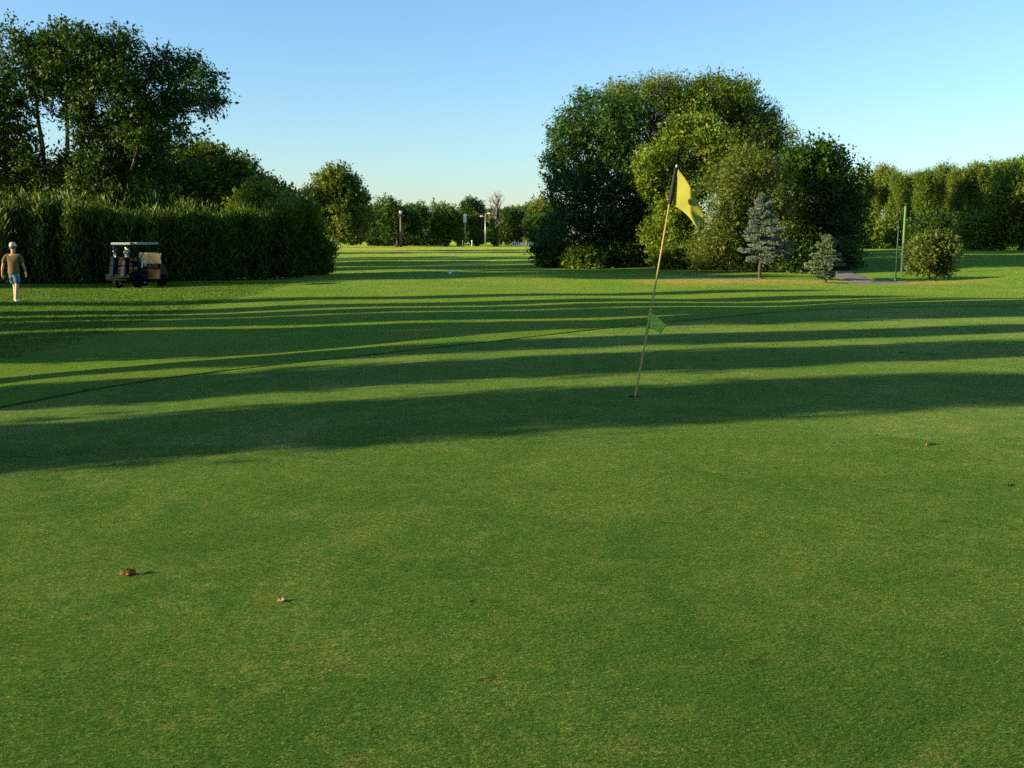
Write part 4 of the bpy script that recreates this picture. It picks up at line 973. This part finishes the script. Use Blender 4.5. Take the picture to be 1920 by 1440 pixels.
def bag(label, y, cols, seed):
    rs = np.random.RandomState(seed)
    loc = Matrix.Rotation(CROT, 3, 'Z') @ Vector((-.50, y, 0))
    g = empty('golf_bag', (cb[0] + loc.x, cb[1] + loc.y, cb[2] + 0.39), CROT); tag(g, label, 'golf bag', 'golf bags on the cart')
    g.rotation_euler = (0, R(10), CROT)
    mb = plain('bag_fabric', cols[0], 0.8, 0.03); mp = plain('bag_pocket', cols[1], 0.8, 0.03)
    bd = link('bag_body', lathe_mesh('bag_body', [(0, 0), (.13, 0), (.135, .05), (.125, .4), (.13, .75), (.15, .80), (.15, .86), (.12, .87), (.11, .80), (0, .78)], 20), mb, g)
    link('pocket', box_mesh('bag_pocket', (-.14, 0, .28), (.10, .2, .42), .04, seg=3), mp, g)
    link('pocket', box_mesh('bag_pocket', (-.13, 0, .62), (.07, .17, .2), .03, seg=3), mp, g)
    link('strap', tube_mesh('bag_strap', [(-.02, .13, .74), (-.06, .2, .62), (-.05, .2, .42), (-.02, .13, .3)], .018, 6), M_BLK, g)
    for k in range(8):
        a = rs.rand() * 6.28; r = .08 * math.sqrt(rs.rand()); x, y_ = r * math.cos(a), r * math.sin(a); hh = rs.uniform(1.02, 1.26)
        c = link('club', tube_mesh('club_shaft', [(x, y_, .6), (x * 1.3, y_ * 1.3, hh)], .007, 6), M_HUB, g)
        if k < 3: link('head_cover', lathe_mesh('head_cover', [(0, hh - .07), (.035, hh - .06), (.06, hh), (.05, hh + .06), (0, hh + .085)], 12), plain('head_cover_knit', cols[2], 0.9, 0.1), c).location = (x * 1.3, y_ * 1.3, 0)
        else: link('club_head', box_mesh('club_head', (x * 1.3, y_ * 1.3 + .02, hh + .02), (.025, .075, .05), .008), M_HUB, c)
bag('dark navy golf bag with knitted covers strapped on the left of the cart', .26, ((.006, .009, .022), (.010, .016, .035), (.012, .02, .05)), 3)
bag('black golf bag with grey pockets strapped on the right of the cart', -.26, ((.006, .006, .008), (.03, .033, .036), (.10, .15, .18)), 5)

# ------------------------------------------------------------------ the walking golfer
def skin_mesh(name, nodes, edges, mat, parent, root=0, sub=2, solid=0):
    me = bpy.data.meshes.new(name)
    keys = list(nodes); ix = {k: i for i, k in enumerate(keys)}
    me.from_pydata([nodes[k][:3] for k in keys], [(ix[a], ix[b]) for a, b in edges], [])
    o = link(name, me, mat, parent)
    sk = o.modifiers.new('skin', 'SKIN'); sk.use_smooth_shade = True; sk.branch_smoothing = 0.4
    lay = me.skin_vertices[0].data if me.skin_vertices else None
    if lay is None:
        bm = bmesh.new(); bm.from_mesh(me); bm.verts.layers.skin.verify(); bm.to_mesh(me); bm.free(); lay = me.skin_vertices[0].data
    for k in keys:
        r = nodes[k][3]; lay[ix[k]].radius = r if isinstance(r, tuple) else (r, r)
        lay[ix[k]].use_root = (k == keys[root])
    sb = o.modifiers.new('smooth', 'SUBSURF'); sb.levels = sub; sb.render_levels = sub
    return o
M_SKIN = plain('skin', (0.50, 0.30, 0.19), 0.55, 0.3, var=0.08); M_SHIRT = plain('shirt_olive_brown', (0.150, 0.100, 0.042), 0.85, 0.1, var=0.25, scale=9, bump=0.4)
M_DENIM = plain('shorts_blue_denim', (0.075, 0.13, 0.22), 0.85, 0.1, var=0.2, scale=40); M_CAP = plain('cap_pale_khaki', (0.48, 0.47, 0.38), 0.8, 0.1); M_SHOE = plain('shoe_white', (0.72, 0.70, 0.66), 0.55, 0.3); M_HAIR = plain('hair_grey_brown', (0.10, 0.08, 0.06), 0.8, 0.2)
pb = ground_at(30, 30.3)
person = empty('person', pb, R(4)); tag(person, 'person in brown shirt, blue shorts and pale cap walking away at far left', 'person')
N = {'pelvis': (0, 0, .96, (.15, .105)), 'waist': (0, .01, 1.10, (.135, .10)), 'chest': (0, .03, 1.32, (.165, .115)), 'collar': (0, .03, 1.46, (.09, .075)), 'neck': (0, .045, 1.53, .055),
     'jaw': (0, .06, 1.60, (.07, .082)), 'head': (0, .062, 1.675, (.078, .096)), 'top': (0, .055, 1.755, (.058, .07)), 'nose': (0, .155, 1.645, .014),
     'earL': (-.085, .05, 1.645, .018), 'earR': (.085, .05, 1.645, .018)}
E = [('pelvis', 'waist'), ('waist', 'chest'), ('chest', 'collar'), ('collar', 'neck'), ('neck', 'jaw'), ('jaw', 'head'), ('head', 'top'), ('head', 'nose'), ('head', 'earL'), ('head', 'earR')]
def limb(tagname, chain, start):
    prev = start
    for i, (x, y, z, r) in enumerate(chain):
        k = f'{tagname}{i}'; N[k] = (x, y, z, r); E.append((prev, k)); prev = k
    return prev
hl = limb('armL', [(-.17, .02, 1.42, .058), (-.235, -.02, 1.28, .050), (-.275, -.06, 1.13, .042), (-.31, -.05, 1.0, .038), (-.335, -.02, .885, .028), (-.345, -.005, .82, (.022, .036))], 'chest')
hr = limb('armR', [(.17, .02, 1.42, .058), (.225, .04, 1.28, .050), (.255, .06, 1.14, .042), (.265, .13, 1.02, .038), (.265, .20, .915, .028), (.263, .235, .86, (.022, .036))], 'chest')
for s, hk, cx, cy, cz, fx, fy in ((-1, hl, -.345, -.005, .82, -.12, .12), (1, hr, .263, .235, .86, 0, .35)):
    for f, (oy, ln) in enumerate(((-.032, .075), (-.011, .09), (.011, .085), (.030, .065))):
        a = (cx + fx * .03, cy + oy + fy * .04, cz - .045); b_ = (a[0] + .006 - s * .004, a[1] + fy * .02, a[2] - ln * .5); c_ = (b_[0] - s * .016, b_[1] + .004, b_[2] - ln * .45)
        limb(f'f{s}{f}', [a + (.010,), b_ + (.009,), c_ + (.007,)], hk)
    limb(f'thumb{s}', [(cx - s * .004, cy + .04, cz + .005, .012), (cx - s * .012, cy + .062, cz - .03, .010), (cx - s * .018, cy + .066, cz - .058, .008)], hk)
limb('legL', [(-.09, .01, .88, .088), (-.095, .14, .70, .074), (-.095, .23, .52, .058), (-.09, .22, .38, .056), (-.085, .18, .20, .040), (-.085, .16, .09, .038), (-.085, .27, .055, .035)], 'pelvis')
limb('legR', [(.09, 0, .88, .088), (.085, -.02, .70, .074), (.075, -.03, .50, .058), (.07, -.07, .34, .057), (.06, -.10, .16, .040), (.06, -.10, .07, .038), (.06, .0, .04, .035)], 'pelvis')
skin_mesh('body', N, E, M_SKIN, person)
skin_mesh('shirt', {'z': (0, -.005, .80, (.17, .13)), 'a': (0, -.005, .90, (.19, .15)), 'b': (0, .0, 1.08, (.18, .14)), 'c': (0, .03, 1.32, (.185, .14)), 'd': (0, .03, 1.47, (.10, .085)), 'e': (0, .035, 1.53, (.065, .06)),
                    'l0': (-.175, .02, 1.425, .075), 'l1': (-.245, -.02, 1.27, .074), 'l2': (-.28, -.055, 1.15, .070), 'r0': (.175, .02, 1.425, .075), 'r1': (.235, .04, 1.27, .074), 'r2': (.262, .06, 1.16, .070)},
          [('z', 'a'), ('a', 'b'), ('b', 'c'), ('c', 'd'), ('d', 'e'), ('c', 'l0'), ('l0', 'l1'), ('l1', 'l2'), ('c', 'r0'), ('r0', 'r1'), ('r1', 'r2')], M_SHIRT, person)
skin_mesh('shorts', {'a': (0, 0, .97, (.165, .12)), 'b': (0, 0, .88, (.17, .13)), 'l0': (-.10, .02, .82, .115), 'l1': (-.105, .14, .66, .105), 'l2': (-.105, .20, .54, .10),
                     'r0': (.10, -.01, .82, .115), 'r1': (.09, -.025, .66, .105), 'r2': (.082, -.03, .54, .10)},
          [('a', 'b'), ('b', 'l0'), ('l0', 'l1'), ('l1', 'l2'), ('b', 'r0'), ('r0', 'r1'), ('r1', 'r2')], M_DENIM, person)
for nm, x, y, z in (('shoe', -.085, .16, .05), ('shoe', .06, -.10, .045)):
    skin_mesh(nm, {'h': (x, y - .03, z + .012, (.048, .05)), 'm': (x, y + .07, z, (.05, .043)), 't': (x, y + .19, z - .008, (.045, .032))}, [('h', 'm'), ('m', 't')], M_SHOE, person)
cp = link('cap', lathe_mesh('cap_crown', [(.103, -.02), (.106, .02), (.098, .06), (.07, .095), (.03, .112), (0, .115)], 20), M_CAP, person)
cp.location = (0, .055, 1.70); cp.scale = (.93, 1.1, 1)
link('cap_brim', prism_mesh('cap_brim', [(-.085, -.012), (.085, -.012), (.08, 0.0), (-.08, 0.0)], .08, .185, .008), M_CAP, cp)
link('hair', lathe_mesh('hair', [(.088, -.075), (.098, -.04), (.1, 0.0), (.09, .03)], 18), M_HAIR, person).location = (0, .05, 1.69)
for sx in (-.032, .032):
    link('eye', lathe_mesh('eye', [(0, -.012), (.009, -.008), (.012, 0), (.009, .008), (0, .012)], 10), M_WHITE, person).location = (sx, .146, 1.672)

# ------------------------------------------------------------------ small things on the turf
M_LEAFB = plain('dry_leaf_brown', (0.26, 0.11, 0.035), 0.8, 0.15, var=0.4, scale=60); M_LEAFP = plain('dry_leaf_pale', (0.20, 0.145, 0.07), 0.8, 0.15, var=0.3, scale=60); M_LEAFD = plain('dry_leaf_dark', (0.06, 0.04, 0.02), 0.9, 0.1, var=0.4, scale=60)
def curled_leaf(label, px, py, size, mat, seed, lumps=1, high=0.5):
    rs = np.random.RandomState(seed); p = on_plane(px, py, GZ + 0.01); p = on_plane(px, py, GZ + 0.01 + float(tilt(p[0], p[1])))
    z = float(GZ + gund(p[0], p[1]) + 0.012)
    root = empty('dry_leaf', (p[0], p[1], z), rs.rand() * 6.28); tag(root, label, 'leaf')
    for q in range(lumps):
        nu, nv = 14, 8; Vv = []
        roll = rs.uniform(2.4, 4.2); tw = rs.uniform(-1, 1); ang = rs.rand() * 6.28; off = rs.normal(size=2) * size * 0.22 * (lumps > 1)
        for i in range(nu + 1):
            u = i / nu; w = math.sin(math.pi * min(1, u * 0.94 + 0.03)) ** 0.7 * (1 + 0.22 * math.sin(u * 21 + q))
            for j in range(nv + 1):
                a = (j / nv - 0.5) * roll * w; r = size * high * 0.5
                x = (u - 0.5) * size; y = r * math.sin(a) * 1.1; zz = r * (1 - math.cos(a)) + size * 0.12 * math.sin(u * 3.1 + tw)
                c, s_ = math.cos(ang), math.sin(ang)
                Vv.append((x * c - y * s_ + off[0], x * s_ + y * c + off[1], max(0.0, zz) + q * size * 0.16))
        idx = (np.arange(nu)[:, None] * (nv + 1) + np.arange(nv)[None, :])
        o = link('blade', np_mesh('leaf_blade', np.array(Vv), np.stack([idx, idx + 1, idx + nv + 2, idx + nv + 1], -1).reshape(-1, 4)), mat, root)
        so = o.modifiers.new('thickness', 'SOLIDIFY'); so.thickness = 0.0012
    link('stalk', tube_mesh('leaf_stalk', [(size * .4, 0, .004), (size * .6, size * .05, .006), (size * .75, size * .02, .012)], [.0015, .0012, .001], 5), mat, root)
curled_leaf('crumpled brown dead leaf casting a shadow on the green at lower left', 245, 1083, 0.050, M_LEAFB, 3, 3, 0.62)
curled_leaf('small pale curled dead leaf on the green near the lower left', 527, 1135, 0.028, M_LEAFP, 8, 1, 0.8)
curled_leaf('brown dead leaf lying on the green at the right', 1735, 835, 0.10, M_LEAFB, 12, 1, 0.25)
curled_leaf('tiny dark dead leaf in the shadow bar left of the flagstick', 947, 782, 0.05, M_LEAFD, 15, 1, 0.35)
curled_leaf('tiny dark dead leaf on the green right of the pale leaf', 881, 1136, 0.03, M_LEAFD, 17, 1, 0.3)
curled_leaf('small dark twig-like leaf on the green at the right edge', 1890, 912, 0.05, M_LEAFD, 19, 1, 0.3)
curled_leaf('tiny dark leaf on the sunlit turf between the two nearest shadow bars', 1690, 662, 0.07, M_LEAFD, 23, 1, 0.3)

# white heart-shaped yardage marker on the far fairway
b = ground_at(844, 53)
mk = empty('yardage_marker', b); tag(mk, 'small white marker standing in the shadow on the far fairway', 'marker')
bm = bmesh.new()
ol = [(0, -.02), (.10, .07), (.155, .15), (.14, .21), (.08, .225), (0, .17), (-.08, .225), (-.14, .21), (-.155, .15), (-.10, .07)]
f_ = bm.faces.new([bm.verts.new((x, -.02, z + .05)) for x, z in ol]); ex = bmesh.ops.extrude_face_region(bm, geom=[f_])
bmesh.ops.translate(bm, vec=(0, .05, 0), verts=[v for v in ex['geom'] if isinstance(v, bmesh.types.BMVert)]); bmesh.ops.recalc_face_normals(bm, faces=bm.faces)
link('plate', bm_mesh('marker_plate', bm), M_WHITE, mk)
link('stake', tube_mesh('marker_stake', [(0, .005, -.15), (0, .005, .1)], [.012, .012], 6), M_STEEL, mk)

# ------------------------------------------------------------------ longer grass of the left rough, as blades
def rough_blades():
    rs = np.random.RandomState(71); n = 210000
    # uniform in photo space keeps the near edge as dense as the far one
    x = rs.uniform(-24, -6.3, n); y = 15.5 + 30 * rs.rand(n) ** 1.1
    vis = (x > -0.56 * y - 1.0)
    fdv = signed_dist(x, y, FAIRWAY); gdv = signed_dist(x, y, GREEN)
    fdv = fdv + 0.25 * np.sin(x * 2.3 + y) * np.sin(y * 1.7) + rs.normal(0, 0.12, n)
    ok = vis & (fdv > 0.02) & (gdv > 0.7); x, y = x[ok], y[ok]; n = len(x)
    tuft = np.sin(x * 5.1 + 2 * np.sin(y * 3.3)) * np.sin(y * 4.7 + 1.5 * np.sin(x * 2.9))
    hgt = (0.024 + 0.010 * tuft) * rs.uniform(0.6, 1.5, n)
    z = terrain(x, y, False) - 0.004
    a = rs.rand(n) * 6.283; lean = rs.normal(0, 0.35, (n, 2)); wdt = rs.uniform(0.006, 0.013, n) * (0.7 + y / 40)
    P = np.stack([x, y, z], -1); s = np.stack([np.cos(a), np.sin(a), np.zeros(n)], -1)
    tip = P + np.stack([lean[:, 0] * hgt, lean[:, 1] * hgt, hgt], -1)
    V = np.stack([P - s * wdt[:, None], P + s * wdt[:, None], tip], 1).reshape(-1, 3)
    o = link('rough_grass', np_mesh('rough_grass', V, np.arange(n * 3).reshape(-1, 3), False, np.clip(rs.normal(0.5, 0.25, n), 0, 1)), leaf_mat('grass_blade', (0.028, 0.092, 0.004), (0.075, 0.135, 0.009), 0.35))
    tag(o, 'longer grass of the rough on the left', 'grass', kind='stuff')
rough_blades()

# short blades standing up from the green close to the camera
def green_blades():
    rs = np.random.RandomState(73); n = 150000
    y = 2.4 + 5.2 * rs.rand(n) ** 1.35; x = rs.uniform(-0.56, 0.56, n) * (y + 0.4)
    z = GZ + gund(x, y) + 0.0125
    h = rs.uniform(0.004, 0.010, n) * (0.8 + 0.06 * y); a = rs.rand(n) * 6.283; w = rs.uniform(0.0007, 0.0015, n) * (0.7 + 0.15 * y)
    ln = rs.normal(0, 0.9, (n, 2)); P = np.stack([x, y, z], -1); sd = np.stack([np.cos(a), np.sin(a), np.zeros(n)], -1)
    V = np.stack([P - sd * w[:, None], P + sd * w[:, None], P + np.stack([ln[:, 0] * h, ln[:, 1] * h, h], -1)], 1).reshape(-1, 3)
    o = link('green_grass', np_mesh('green_grass', V, np.arange(n * 3).reshape(-1, 3), False, np.clip(rs.normal(0.4, 0.28, n), 0, 1)), leaf_mat('green_blade', (0.012, 0.058, 0.002), (0.085, 0.130, 0.013), 0.3))
    tag(o, 'short grass blades of the putting green near the camera', 'grass', kind='stuff')
green_blades()
